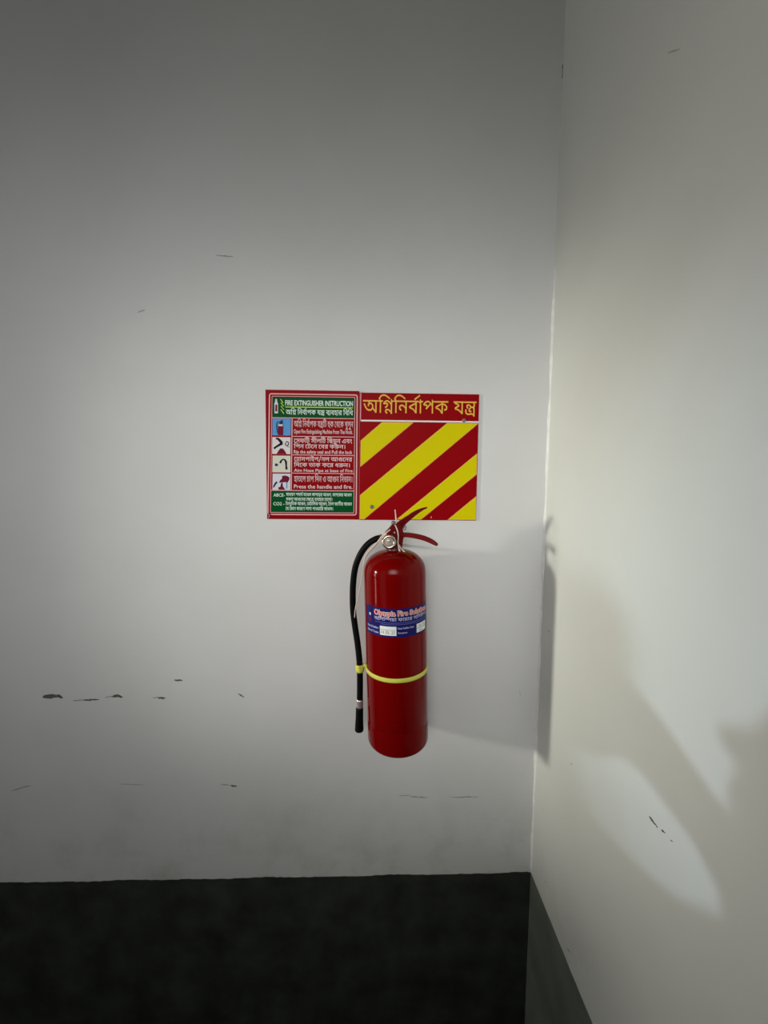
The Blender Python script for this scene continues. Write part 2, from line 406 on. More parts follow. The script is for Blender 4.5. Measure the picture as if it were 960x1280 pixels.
# ---------------------------------------------------------------- lettering
GLYPHS = {
5: "42,861 -4,-50q -39,-80q -73,-46q -57,0 -58,0q -76,46q -40,79q -5,50 69,9 5,-55q 48,-63q 53,0 50,0q 52,61q 5,58|-90,830 0,-20q -25,-22q -19,0 -22,0q -22,25q 0,20 0,16q 21,24q 22,0 23,0q 22,-22q",
6: "123,314 63,-38q 113,-105q 93,-120q 32,-59 -65,-33 -41,63q -81,101q -97,86q -67,41|78,486 0,41q 37,61q 64,34q 40,0 40,0q 64,-34q 37,-61q 0,-41 0,-41q -37,-62q -64,-34q -40,0 -40,0q -64,34q -37,61q|147,486 0,-34q 41,-38q 31,0 32,0q 40,39q 0,33 0,34q -40,37q -32,0 -31,0q -41,-39q",
8: "903,622 0,-71 -105,0 0,-551 -77,0 -29,59q -86,89q -49,32 25,66 38,-22q 82,-76q 22,-39 -1,15q -1,26q -1,28q 0,16 0,357 -731,0 0,71|376,91 -68,0q -124,64q -109,153q -46,134 73,24 36,-104q 79,-133q 98,-62q 63,0 55,0q 67,35q 30,61q 0,37 0,58q -63,72q -47,0 -33,0q -34,-29q 0,-29 0,-7q 4,-24q 4,-10 -76,-15 -7,21q -7,35q 0,16 0,37q 41,50q 65,25q 36,0 59,0q 86,-53q 48,-92q 0,-61 0,-54q -50,-93q -102,-56q|344,465 -5,32q -49,49q -47,10 24,45 45,-12 57,-22q 50,-56q 4,-43",
9: "898,622 0,-71 -100,0 0,-551 -77,0 -29,59q -86,89q -49,32 25,66 38,-22q 82,-76q 22,-39 -1,15q -1,26q -1,28q 0,16 0,357 -731,0 0,71|376,91 -68,0q -124,64q -109,153q -46,134 73,24 36,-104q 79,-133q 98,-62q 63,0 55,0q 67,35q 30,60q 0,38 0,58q -63,72q -47,0 -33,0q -34,-29q 0,-29 0,-7q 4,-24q 4,-10 -76,-15 -7,21q -7,35q 0,16 0,37q 41,50q 65,25q 36,0 59,0q 86,-53q 48,-92q 0,-61 0,-54q -50,-93q -102,-56q|344,465 -5,32q -49,49q -47,10 24,45 45,-12 57,-22q 50,-56q 4,-43|1168,622 0,-71 -105,0 0,-551 -77,0 0,479 -17,39q -43,33q -29,0 -10,0 0,71 10,0 28,0q 49,-31q 16,-32 -1,5q -3,36q 0,13 0,75 53,0 23,-66",
10: "358,622 -1,41q -37,36q -42,0 -72,0 -66,0q -71,18q -25,19 -27,20q -27,63q 0,40 0,13q 3,26q 2,14 74,-5 -2,-12q -2,-18q 0,-8 0,-22q 9,-34q 10,-11 14,-16q 53,-15q 49,0 57,0 53,0q 62,-16q 22,-21 17,-16q 18,-55q 1,-41|242,500 79,0q 97,-53q 46,-81q 0,-41 0,-82q -115,-96q -113,-6 10,11 45,-13q 100,-48q 102,-63q 47,-38 -46,-53 -62,46q -103,67q -100,50q -112,38q -71,16 15,69 35,-10q 65,-9q 46,0 71,0q 77,34q 30,54q 0,28 0,53q -78,57q -60,0 -36,0q -44,-14q -19,-27q 0,-19 0,-8q 4,-17q 2,-7 -73,-15 -5,15q -6,33q 0,13 0,37q 44,52q 77,27q|175,465 -5,32q -50,49q -47,10 24,45 46,-12 56,-22q 51,-56q 4,-43|540,622 0,-71 -550,0 0,71",
12: "508,622 -1,41q -37,36q -42,0 -140,0 -65,0q -71,18q -25,19 -27,20q -27,63q 0,40 0,13q 3,26q 2,14 74,-5 -2,-12q -2,-18q 0,-8 0,-22q 9,-34q 10,-11 14,-16q 52,-15q 50,0 124,0 53,0q 62,-16q 22,-21 17,-16q 18,-55q 1,-41|722,622 0,-71 -366,0 0,-179 0,-29q 18,-27q 19,0 19,0q 41,24q 48,52q 28,41 60,9 32,-47q 35,-100q 0,-50 0,-63q -55,-100q -107,-58q -77,0 -66,0q -114,46q -96,103q -80,169q -32,123 76,20 36,-139q 87,-169q 112,-77q 73,0 80,0q 87,80q 0,63 0,45q -25,64q -20,21 46,19 -30,-51q -63,-66q -63,-33q -31,0 -23,0q -40,13q -14,13 -16,14q -22,51q 0,60 0,158 -289,0 0,71",
16: "511,628 41,0q 55,-17q 19,-17 19,-16q 22,-47q 0,-41 0,-490 -75,0 -8,30q -30,38q -43,19q -30,0 -36,0q -62,-8q -67,-9q -44,0 -34,0q -78,15q -70,42q -44,83q 0,68 0,24q 8,53q 4,22 77,-11 -4,-15q -7,-42q 0,-29 0,-44q 26,-54q 44,-28q 54,-10q 28,0 50,0q 83,17q 52,0 43,0q 64,-25q 22,-30 0,357 0,37q -10,32q -11,10 -18,15q -37,0 -36,0q -65,-32q -51,-50q -29,-57q 0,-25 0,-10q 8,-22q 26,-16q 25,0 11,0q 20,2q 11,1 7,-70 -10,-4q -33,-4q -22,0 -49,0q -73,60q 0,62 0,40q 41,83q 72,70q 93,43q",
18: "509,629 77,0q 85,-78q 0,-68 0,-48q -49,-76q -86,-56q -56,-21 -31,72 67,22q 75,59q 0,47 0,37q -42,39q -40,0 -36,0q -64,-24q -50,-37q -28,-41q 0,-17 0,-16q 20,-23q 35,-5 -21,-74 -57,11q -57,56q 0,43 0,34q 41,69q 72,59q 93,36q|681,225 0,-83q -123,-100q -105,0 -70,0q -126,50q -107,110q -89,178q -33,127 75,22 40,-143q 99,-182q 129,-86q 84,0 63,0q 82,53q 0,57 0,39q -51,54q -40,17 80,35 44,-24q 48,-76q",
20: "817,622 0,-71 -325,0 0,-62 0,-16 0,-473 -77,0 -29,59q -104,104q -133,71q -73,9 -39,96 97,56q 194,88q 109,34 -22,-42 0,76 -425,0 0,71|415,467 21,-29 -51,-14q -109,-46q -103,-50q -43,-24 56,-11q 119,-62q 99,-89q 24,-52 -8,-2 -2,23q -3,46q 0,32|761,288 0,-33q -26,-59q -60,-38q -50,0 -16,0q -29,2q -14,3 6,72 6,-1q 17,-1q 11,0 48,0q 29,37q 0,26 0,53q -103,75q -101,14 3,75 77,-8q 126,-61q 76,-95q",
21: "706,622 0,-71 -105,0 0,-551 -77,0 -28,41q -72,76q -88,64q -106,46q -64,11 -24,93 48,-35 93,-16q 129,-65q 87,-80q 27,-38 -1,23q -1,46q 0,27 0,495 53,0 23,-66|450,470 0,-58q -63,-81q -109,-47q -69,-8 -47,9 -20,46 81,6q 103,35q 49,57q 0,37 0,31q -28,50q -31,24 55,54 34,-31q 45,-79q|182,430 -61,0q -72,63q 0,55 0,23q 13,42q 9,15 76,-21 -7,-10q -10,-29q 0,-16 0,-26q 29,-25q 23,0 20,0q 44,16q 47,48q 23,47 55,13 2,-50 -20,-44q -56,-65q -71,-36q",
22: "484,0 0,425 21,-63 -35,50q -61,73q -56,48q -58,23q -32,0 -53,0q -65,-55q -25,-36 -14,-8 14,13q 58,17q 38,0 46,0q 57,-36q 27,-55q 0,-27 0,-59q -80,-93q -84,-45 -51,73 55,23q 80,57q 0,40 0,22q -34,30q -32,0 -26,0q -45,-12q -26,-13 -81,66 31,52q 70,77q 83,42q 49,0 50,0q 83,-35q 79,-70q 40,-52 -18,11 -2,14q -3,58q 0,30 0,103 53,0 23,-66 106,0 0,-71 -105,0 0,-551",
25: "577,622 0,-71 -405,0 0,-30 -4,-63 2,-13q 2,-46q 0,-21 0,-173 0,-44q 10,-36q 7,-8 18,-21q 37,0 40,0q 68,38q 27,28 28,30q 31,67q 0,37 0,33q -37,20q -33,0 -5,0 -46,0q -56,15q -26,13 -23,13q -39,35q -12,22 10,87 21,-36q 46,-49q 69,-26q 54,0 16,0 38,0q 41,-10q 16,-10 23,-14q 22,-49q 0,-34 0,-61q -58,-112q -44,-38 -38,-33q -86,-38q -53,0 -37,0q -52,22q -17,17 -16,19q -21,54q 0,55 0,360 -105,0 0,71",
26: "615,310 0,-55q -42,-77q -68,-50q -83,-27q -42,-4 -21,23 55,-8q 103,-27q 108,-43q 59,-31 -35,-60 -78,42q -163,57q -173,35q -92,9 9,72 29,-6q 65,-8q 44,0 89,0q 109,46q 50,73q 0,39 0,53q -67,56q -59,0 -7,0q -15,-1q -8,-2 -10,65 10,1q 31,1q 10,0 58,0q 75,-35q 42,-54q 17,-60q|227,217 -34,0q -52,16q -16,16 -15,15q -19,48q 0,47 0,200 77,0 0,-38 -2,-45 1,-12q 1,-27q 0,-17 0,-61 0,-26q 9,-24q 7,-8 15,-15q 34,0 43,0q 63,32q 35,45q 0,21 0,19q -28,10q -24,0 -6,0 -52,0q -82,36q -27,31 13,64 17,-19q 38,-29q 56,-15q 44,0 49,0 11,0q 7,-12q 12,-6 20,-10q 28,-36q 0,-29 0,-49q -59,-77q -101,-45q|-10,551 0,71 707,0 0,-71",
27: "401,63 -59,0q -108,42q -95,93q -79,155q -31,112 76,20 34,-123q 84,-153q 110,-70q 71,0 74,0q 76,64q 0,65 0,31q -16,44q -8,15 60,0 -28,-29q -61,-46q -69,-26q -41,0 -39,0q -60,30q -34,57q 0,40 0,44q 62,91q 74,34 -20,-1q -51,-1q -25,0 -308,0 0,71 937,0 0,-71 -313,0 -24,0q -38,2q -17,1 -84,-38q -86,-62q -30,-51q 0,-23 0,-28q 32,-24q 20,0 38,0q 60,35q 38,33 86,-31 9,-20q 12,-59q 0,-32 0,-50q -45,-87q -101,-54q|801,205 0,-49q 16,-90q 19,-56 -75,-17 -18,58q -20,111q 0,60 0,53q 19,84q 13,29 -76,1q -107,37q -72,69q -25,48 76,16 16,-29q 49,-45q 78,-26q 57,0 14,0q 26,2q 15,1 39,-70 -24,-45q -20,-86q",
30: "577,622 0,-71 -405,0 0,-346 0,-44q 10,-36q 7,-8 18,-21q 37,0 39,0q 70,38q 26,28 29,31q 31,70q 0,36 0,32q -32,33q -37,0 -12,0q -28,-4q -13,-3 -11,71 19,5q 41,6q 23,0 37,0q 58,-28q 33,-60q 0,-48 0,-59q -58,-111q -44,-38 -37,-32q -87,-39q -52,0 -37,0q -53,22q -17,17 -16,19q -21,54q 0,55 0,360 -105,0 0,71|395,622 -1,41q -37,36q -42,0 -94,0 -65,0q -71,18q -25,19 -27,20q -27,63q 0,40 0,13q 3,25q 2,15 74,-5 -2,-11q -2,-17q 0,-10 0,-22q 9,-34q 10,-11 14,-16q 53,-15q 49,0 78,0 53,0q 62,-16q 22,-21 17,-16q 18,-55q 1,-41",
34: "630,622 0,-71 -105,0 0,-551 -77,0 0,425 20,-62 -46,67q -82,85q -78,41q -40,0 -31,0q -45,-24q -24,-41q 0,-28 0,-32q 31,-44q 67,-26q 55,-6 -6,-83 -66,6q -103,45q -60,81q 0,58 0,54q 48,75q 78,38q 45,0 52,0q 85,-36q 80,-69q 42,-51 -16,4 -3,17q -3,57q 0,25 0,112 53,0 23,-66",
35: "407,50 -82,0q -142,81q -113,182q -41,153 76,20 35,-124q 83,-160q 109,-76q 73,0 47,0q 64,23q 39,42q 18,55q 0,32 0,42q -32,69q -58,40q -39,0 -40,0q -35,-34q 0,-28 0,-10q 4,-22q 5,-14 -77,-15 -6,19q -7,36q 0,19 0,39q 39,53q 69,28q 44,0 62,0q 94,-57q 54,-102q 0,-67 0,-63q -53,-101q -108,-60q|717,622 0,-71 -727,0 0,71",
36: "655,622 0,-71 -105,0 0,-551 -77,0 -38,55q -104,97q -133,71q -83,15 -23,93 52,-35 84,-16q 127,-63q 92,-79q 28,-41 -1,23q -1,46q 0,27 0,495 53,0 23,-66|211,625 63,0q 84,-43q 42,-73q 0,-45 0,-78q -129,-98q -113,-13 -48,10 -18,46 84,6q 100,37q 43,57q 0,35 0,43q -56,46q -54,0 -50,0q -43,-39q 0,-22 0,-14q 15,-24q 19,-10 -44,-62 -19,13q -31,31q -18,42q 0,27 0,35q 40,58q 78,35q",
37: "613,622 0,-71 -454,0 0,-298 -14,20 40,45q 102,78q 120,65q 68,25 65,-64 -19,-35q -23,-66q -11,-72q 0,-44 0,-49q 16,-90q 19,-56 -75,-17 -18,58q -20,111q 0,60 0,41q 12,72q 21,57q 11,18 12,-5 -57,-23q -108,-66q -104,-86q -55,-55 -59,40 0,336 -92,0 0,71",
38: "606,622 0,-71 -105,0 0,-551 -77,0 -30,60q -105,101q -136,70q -77,12 -39,96 96,58q 205,94q 109,33 -23,-42 0,140|424,474 21,-28 -76,-25q -168,-73q -71,-44 54,-12q 122,-58q 104,-88q 28,-58 -9,0 -2,23q -3,46q 0,32|240,629 12,0q 28,-3q 13,-2 -6,-72 -6,1q -17,1q -13,0 -30,0q -33,-25q 0,-20 0,-26q 46,-37q 59,-23 -60,-45 -38,19q -56,43q -30,52q 0,32 0,27q 28,48q 58,30q",
39: "614,622 0,-71 -105,0 0,-551 -77,0 0,243 16,-56 -33,46q -78,74q -82,44q -39,0 -37,0q -51,-39q 0,-38 0,-30q 42,-43q 44,-17 -38,-71 -61,25q -69,85q 0,54 0,49q 47,65q 73,32q 38,0 52,0q 86,-36q 75,-62q 34,-41 -14,-4 -3,23q -2,45q 0,23 0,180 -442,0 0,71",
40: "726,622 0,-71 -105,0 0,-551 -77,0 0,396 22,-64 -41,60q -68,85q -61,54q -62,25q -36,0 -40,0q -65,-30q -54,-50q -23,-29 -8,-2 16,10q 31,10q 19,0 58,0q 54,-63q 0,-46 0,-11q -2,-20q -2,-5 -17,6 12,13q 22,24q 25,24q 13,13 124,116 49,-53 -284,-268 -59,55 82,78 -36,-43 -30,-23 15,17q 21,39q 0,25 0,25q -30,30q -29,0 -16,0q -30,-8q -16,-10 -76,72 40,53q 84,79q 92,45q 53,0 56,0q 90,-42q 84,-83q 46,-63 -18,5 -3,24q -2,56q 0,32 0,130 53,0 23,-66",
41: "848,622 0,-71 -718,0 -16,9 42,-10q 85,-44q 73,-51q 22,-23 5,-56 -36,-16q -79,-38q -73,-38q -28,-19 -11,17 78,-16q 118,-50q 94,-70q 43,-47 -1,17q -1,36q 0,19 0,339 13,0 55,0q 103,-18q 89,-42q 34,-36 24,-25q 29,-63q 0,-38 0,-33q -27,-59q -60,-38q -50,0 -15,0q -29,2q -14,3 5,71 6,-1q 18,-1q 10,0 49,0q 29,38q 0,26 0,51q -103,78q -89,9 0,-434 -77,0 -41,56q -99,84q -131,57q -90,15 -36,91 31,21q 68,38q 71,36q 34,16 -38,29q -99,45q -67,14 31,68 2,-19 -91,0 0,71",
42: "606,622 0,-71 -105,0 0,-551 -77,0 -30,60q -105,101q -136,70q -77,12 -39,96 96,58q 205,94q 109,33 -23,-42 0,69 -434,0 0,71|424,474 21,-28 -76,-25q -168,-73q -71,-44 54,-12q 122,-58q 104,-88q 28,-58 -9,0 -2,23q -3,46q 0,32",
43: "422,43 -65,0q -114,42q -99,98q -82,162q -33,120 76,20 36,-132q 91,-161q 115,-73q 73,0 53,0q 75,38q 40,67q 0,43 0,30q -12,48q -21,39q -13,14 48,78 38,-55q 36,-104q 0,-51 0,-63q -56,-101q -107,-59q|384,284 -63,0q -72,63q 0,55 0,23q 14,45q 8,16 80,-24 -7,-10q -12,-30q 0,-16 0,-27q 30,-24q 24,0 21,0q 42,16q 49,47q 29,48 63,10 -8,-54 -27,-45q -59,-61q -69,-32q|731,622 0,-71 -741,0 0,71",
44: "632,622 0,-71 -105,0 0,-551 -77,0 0,135 18,-53 -35,53q -71,90q -79,56q -47,0 -37,0q -51,-38q 0,-38 0,-33q 48,-45q 47,-16 -25,-77 -54,19q -67,54q -31,65q 0,36 0,48q 47,64q 73,33q 37,0 60,0q 91,-44q 69,-74q 28,-46 -17,-3 -2,23q -2,47q 0,25 0,270 -460,0 0,71|299,323 0,-6q -1,-12q -1,-6 -76,23 -2,58q -36,70q -78,37q -67,7 13,72 46,-13 48,-4q 75,-31q 52,-56q 27,-83q",
45: "636,622 0,-71 -105,0 0,-551 -77,0 -42,56q -102,85q -134,58q -92,13 -36,91 31,21q 68,38q 71,36q 34,16 -38,29q -99,45q -67,14 31,68 2,-19 -91,0 0,71|454,551 -319,0 -21,9 42,-10q 85,-44q 73,-51q 22,-23 5,-56 -36,-16q -79,-38q -73,-38q -28,-19 -12,15 86,-12q 129,-56q 100,-80q 42,-49 -13,-4 -1,21q -2,49q 0,22",
46: "606,622 0,-71 -105,0 0,-551 -77,0 -30,60q -105,101q -136,70q -77,12 -39,96 96,58q 205,94q 109,33 -23,-42 0,69 -434,0 0,71|424,474 21,-28 -76,-25q -168,-73q -71,-44 54,-12q 122,-58q 104,-88q 28,-58 -9,0 -2,23q -3,46q 0,32|185,-6 -25,0q -35,32q 0,26 0,26q 35,34q 25,0 25,0q 35,-34q 0,-26 0,-26q -35,-32q",
47: "741,622 0,-71 -105,0 0,-551 -77,0 0,335 6,-26 -22,32q -49,38q -29,0 -15,0q -31,-11q -21,-30q 0,-31 0,-11q 1,-17q 1,-8 -65,-5 -4,41q -36,57q -52,30q -30,0 -27,0q -38,-21q -20,-35q 0,-22 0,-40q 59,-56q 54,-19 -27,-74 -48,15q -76,52q -44,76q 0,50 0,45q 44,65q 74,36q 44,0 53,0q 76,-39q 32,-43 -15,-1 10,33q 57,35q 31,0 36,0q 52,-28q 31,-26 -9,-15 -1,21q -2,42q 0,22 0,84 -569,0 0,71",
48: "687,622 0,-71 -105,0 0,-551 -77,0 0,512 5,20 -3,17q -2,36q 0,22 0,81 53,0 24,-66|361,629 39,0q 66,-30q 52,-54q 16,-36 -4,-105 -31,72q -84,80q -52,0 -39,0q -48,-43q 0,-42 0,-40q 65,-51q 72,-3 -7,-77 -66,4q -85,46q -40,75q 0,49 0,53q 42,69q 67,33q|77,629 42,0q 75,-34q 48,-74q 0,-60 0,-41q -40,-74q -83,-46q -65,0 -6,77 51,1q 58,27q 24,42q 0,21 0,41q -52,47q -53,0 -18,0q -35,-5q -24,-6 -8,75 25,5q 39,4q",
50: "692,622 0,-71 -105,0 0,-551 -77,0 0,353 23,-63 -31,41q -45,44q -21,0 -14,0q -24,-16q -30,-45q -25,-46 -27,-49q -44,-63q -49,-29q -35,0 -27,0q -49,22q -49,51q -28,44 61,37 27,-48q 36,-30q 21,0 17,0q 31,21q 37,52q 24,45 23,33 26,54q 48,41q 29,0 33,0q 53,-37q 35,-38 -20,-1 -4,23q -2,41q 0,21 0,93 -520,0 0,71|271,271 -10,68q -21,80q -26,22 -25,23q -86,23q -65,8 15,76 54,-20 57,-9q 76,-28q 47,-45q 24,-66q 4,-47",
51: "242,500 79,0q 97,-53q 46,-81q 0,-41 0,-82q -115,-96q -113,-6 10,11 45,-13q 100,-48q 102,-63q 47,-38 -46,-53 -62,46q -103,67q -100,50q -112,38q -71,16 15,69 35,-10q 65,-9q 46,0 71,0q 77,34q 30,54q 0,28 0,53q -78,57q -60,0 -36,0q -44,-14q -19,-27q 0,-19 0,-8q 4,-17q 2,-7 -73,-15 -5,15q -6,33q 0,13 0,37q 44,52q 77,27q|175,465 -5,32q -50,49q -47,10 24,45 46,-12 56,-22q 51,-56q 4,-43|540,622 0,-71 -550,0 0,71",
54: "276,622 0,-71 -105,0 0,-551 -77,0 0,469 -12,34q -47,48q -37,0 -8,0 0,71 15,0 24,0q 52,-31q 16,-32 -1,5q -2,36q 0,13 0,75 54,0 22,-66",
55: "276,622 0,-71 -105,0 0,-551 -77,0 0,551 -104,0 0,71 92,0 -16,19q -33,42q -13,21 34,59q 78,97q 106,57q 75,0 53,0q 97,-26q 94,-49q 96,-69q 52,-42 -42,-54 -69,56q -111,74q -101,37q -57,0 -55,0q -81,-38q -59,-68q -24,-45 8,-15q 28,-36q 18,-20",
56: "276,551 -105,0 0,-551 -77,0 0,551 -104,0 0,71 104,0 -4,65q -59,88q -95,51q -121,22q -67,0 -59,0q -85,-13q -46,-24q 0,-19 0,-19q 48,-10q 29,0 96,0 53,0q 62,-18q 19,-20 19,-19q 16,-52q 0,-39 -67,0 -1,24q -10,31q -11,8 -10,8q -29,6q -26,0 -99,0 -41,0q -62,11q -20,10 -25,14q -20,40q 0,22 0,58q 130,70q 133,0 203,0q 219,-143q 10,-152 102,0",
57: "-286,-266 -27,0q -64,23q -45,50q 0,42 0,51q 78,61q 70,0 62,0q 115,-45q 119,-80q 67,-53 -45,-54 -67,56q -110,74q -98,38q -48,0 -36,0q -36,-28q 0,-22 0,-28q 39,-23q 26,0 37,0q 45,31q 24,46q 8,49q 0,19 0,67 77,0 0,-53 0,-28q -13,-75q -39,-71q -76,-47q",
61: "356,622 0,-71 -20,0 -31,-7q -72,-47q -64,-75q -41,-100q 0,-60 0,-72q 43,-85q 64,-36q 32,0 25,0q 34,10q 22,13 35,-61 -26,-20q -62,-16q -31,0 -63,0q -97,66q -55,119q 0,80 0,82q 62,133q 105,92q 64,21 -64,-33 -18,-2q -42,-2q -26,0 -140,0 0,71",
62: "283,622 -1,39q -35,38q -44,0 -20,0 -65,0q -71,18q -25,19 -27,20q -27,63q 0,40 0,13q 3,25q 2,15 74,-5 -2,-11q -2,-17q 0,-10 0,-22q 9,-34q 10,-11 14,-16q 52,-15q 50,0 4,0 53,0q 62,-16q 22,-21 17,-16q 18,-55q 1,-41|356,622 0,-71 -20,0 -31,-7q -72,-47q -64,-75q -41,-100q 0,-60 0,-72q 43,-85q 64,-36q 32,0 25,0q 34,10q 22,13 35,-61 -26,-20q -62,-16q -31,0 -63,0q -97,66q -55,119q 0,80 0,82q 62,133q 105,92q 64,21 -64,-33 -18,-2q -42,-2q -26,0 -140,0 0,71",
68: "722,622 0,-71 -366,0 0,-179 0,-29q 18,-27q 19,0 19,0q 41,24q 48,52q 28,41 60,9 32,-47q 35,-100q 0,-50 0,-63q -55,-100q -107,-58q -77,0 -66,0q -114,46q -96,103q -80,169q -32,123 76,20 36,-139q 87,-169q 112,-77q 73,0 80,0q 87,80q 0,63 0,45q -25,64q -20,21 46,19 -30,-51q -63,-66q -63,-33q -31,0 -23,0q -40,13q -14,13 -16,14q -22,51q 0,60 0,158 -289,0 0,71|363,-149 -25,0q -35,32q 0,26 0,26q 35,34q 25,0 25,0q 35,-34q 0,-26 0,-26q -35,-32q",
70: "636,622 0,-71 -105,0 0,-551 -77,0 -42,56q -102,85q -134,58q -92,13 -36,91 31,21q 68,38q 71,36q 34,16 -38,29q -99,45q -67,14 31,68 2,-19 -91,0 0,71|454,551 -319,0 -21,9 42,-10q 85,-44q 73,-51q 22,-23 5,-56 -36,-16q -79,-38q -73,-38q -28,-19 -12,15 86,-12q 129,-56q 100,-80q 42,-49 -13,-4 -1,21q -2,49q 0,22|180,-6 -25,0q -35,32q 0,26 0,26q 35,34q 25,0 25,0q 35,-34q 0,-26 0,-26q -35,-32q",
129: "929,622 0,-71 -315,0 0,-551 -77,0 0,84 5,26 -2,12q -3,53q 0,27 0,217 0,12 0,120 -547,0 0,71|876,271 0,-30q -25,-57q -57,-36q -49,0 -14,0q -29,2q -13,3 6,72 5,-1q 20,-1q 8,0 44,0q 27,33q 0,20 0,19q -14,29q -13,10 -25,20q -88,18q -65,0 -34,0 -59,0q -93,29q -53,70q 0,60 0,9q 3,25q 2,12 75,-6 -1,-9q -3,-18q 0,-8 0,-59q 70,-35q 61,0 31,0 98,0q 108,-33q 32,-29 25,-22q 20,-55q|347,265 43,0q 75,-37q 64,-63q 24,-39 1,-71 -11,-21 -32,51q -62,71q -63,38q -35,0 -17,0q -23,-11q -12,-20q 0,-15 0,-16q 8,-24q 4,-9 -77,-16 -7,14q -10,36q 0,17 0,28q 20,43q 35,29q 47,15q|185,463 52,0q 84,-46q 50,-88q 0,-64 0,-19q -4,-30q -2,-10 -78,2 4,13q 3,26q 0,9 0,33q -20,62q -45,41q -39,0 -32,0q -27,-28q 0,-22 0,-8q 5,-20q 4,-10 -78,-16 -7,15q -7,32q 0,14 0,26q 20,42q 36,30q 50,16q|123,405 2,8q 1,23q 0,13 0,41q -40,79q -44,13 93,20 34,-28q 33,-70q 0,-54 0,-14q -3,-23q -2,-13",
131: "-254,707 326,210 38,-57 -319,-216",
202: "265,622 0,-71 -70,0 60,22 -41,-33q -42,-53q -14,-54q 0,-38 0,-33q 16,-74q 17,-79q 0,-43 0,-36q -16,-67q -43,-57q -79,-44q -63,-14 -21,69 64,15q 61,45q 19,58q 0,33 0,40q -16,76q -17,74q 0,35 0,38q 14,57q 34,53q 29,31 15,-21 -182,0 0,71",
219: "471,528 38,0q 50,-14q 18,-14 21,-16q 22,-49q 0,-46 0,-389 -77,0 -9,45q -46,42q -38,0 -34,0q -58,-8q -63,-9q -43,0 -31,0q -72,14q -63,39q -40,76q 0,63 0,22q 6,50q 4,19 77,-12 -4,-16q -5,-34q 0,-26 0,-54q 40,-52q 59,-15q 28,0 37,0q 58,9q 55,8q 31,0 35,0q 57,-25q 19,-30 0,276 0,26q -9,27q -10,8 -8,7q -25,7q -20,0 -30,0q -51,-23q -20,-17 -20,-17q -24,-41q 0,-19 0,-15q 18,-24q 33,0 14,0q 21,2q 10,2 7,-71 -10,-3q -33,-5q -24,0 -45,0q -70,50q 0,57 0,33q 35,69q 32,29 31,28q 80,36q|725,622 0,-71 -735,0 0,71",
299: "666,622 0,-71 -105,0 0,-318 -77,-18 0,210 20,-62 -35,50q -60,73q -57,47q -58,23q -34,0 -54,0q -63,-47q -26,-30 -22,-2 15,8q 54,22q 39,0 44,0q 52,-32q 24,-47q 0,-24 0,-49q -67,-79q -88,-47 -45,70 39,17q 53,31q 28,34q 0,19 0,19q -27,21q -26,0 -26,0q -45,-12q -26,-12 -71,57 47,71q 115,85q 71,0 50,0q 83,-35q 79,-70q 40,-52 -18,12 -2,9q -3,55q 0,37 0,103 53,0 23,-66|275,204 55,0q 88,-43q 77,-75q 36,-48 -17,-80 -33,47q -73,79q -79,49q -43,0 -30,0q -31,-25q 0,-22 0,-20q 31,-27q 33,-12 -35,-69 -33,12q -49,39q -28,50q 0,28 0,38q 38,52q 60,27q|561,261 0,-304 -77,0 0,74 3,43 -2,24q -1,49q 0,25 0,64",
369: "468,308 -34,0q -50,12q -48,30q -31,27 -25,23q -27,17q -16,0 -16,0q -27,-21q 0,-21 0,-18q 23,-31q 19,-18 -55,-55 -30,27q -39,61q 0,39 0,37q 34,48q 53,24q 26,0 41,0q 58,-31q 32,-29 35,-31q 45,-27q 32,0 32,0q 38,34q 0,37 0,38q -41,69q -30,26 80,16 16,-14q 31,-45q 21,-57q 0,-33 0,-66q -77,-68q|703,622 0,-71 -713,0 0,71|456,370 35,0q 48,-14q 17,-13 20,-15q 22,-45q 0,-47 0,-353 -77,0 -9,45q -46,42q -35,0 -27,0q -58,-8q -63,-9q -38,0 -29,0q -68,14q -62,40q -40,76q 0,62 0,21q 6,50q 4,19 77,-12 -4,-15q -5,-36q 0,-26 0,-52q 39,-51q 57,-16q 25,0 29,0q 58,9q 57,8q 25,0 32,0q 56,-25q 19,-30 0,240 0,26q -9,27q -10,8 -8,7q -25,7q -18,0 -26,0q -47,-20q -37,-31q -22,-35q 0,-16 0,-13q 18,-21q 31,0 13,0q 17,2q 10,1 7,-69 -10,-3q -30,-5q -23,0 -28,0q -51,21q -32,43q 0,34 0,30q 34,63q 60,53q 78,32q",
394: "396,300 -32,0q -52,15q -50,29q -28,21 -25,20q -28,14q -17,0 -18,0q -22,-18q 0,-18 0,-15q 20,-27q 16,-13 -55,-55 -26,22q -37,58q 0,36 0,35q 33,44q 53,22q 29,0 24,0q 42,-16q 38,-24q 17,-12 33,-23q 48,-24q 30,0 36,0q 38,34q 0,37 0,38q -40,69q -30,26 16,47 47,0 16,-16q 39,-57q 29,-70q 0,-37 0,-45q -32,-63q -64,-34q|87,601 46,-12 65,-26q 47,-66q 0,-55 0,-8q -2,-20q -2,-9 -76,2 2,11q 1,18q 0,8 0,41q -48,59q -55,12|432,622 1,-71 -443,0 0,71|1157,622 0,-71 -105,0 0,-551 -77,0 0,396 22,-64 -41,60q -68,85q -61,54q -62,25q -36,0 -40,0q -65,-30q -54,-50q -23,-29 -8,-2 16,10q 31,10q 19,0 58,0q 54,-63q 0,-46 0,-11q -2,-20q -2,-5 -17,6 12,13q 22,24q 25,24q 13,13 124,116 49,-53 -284,-268 -59,55 82,78 -36,-43 -30,-23 15,17q 21,39q 0,25 0,25q -30,30q -29,0 -16,0q -30,-8q -16,-10 -38,115 31,40q 73,60q 82,34q 45,0 56,0q 89,-42q 85,-83q 46,-63 -18,5 -3,24q -2,56q 0,32 0,130 53,0 23,-66",
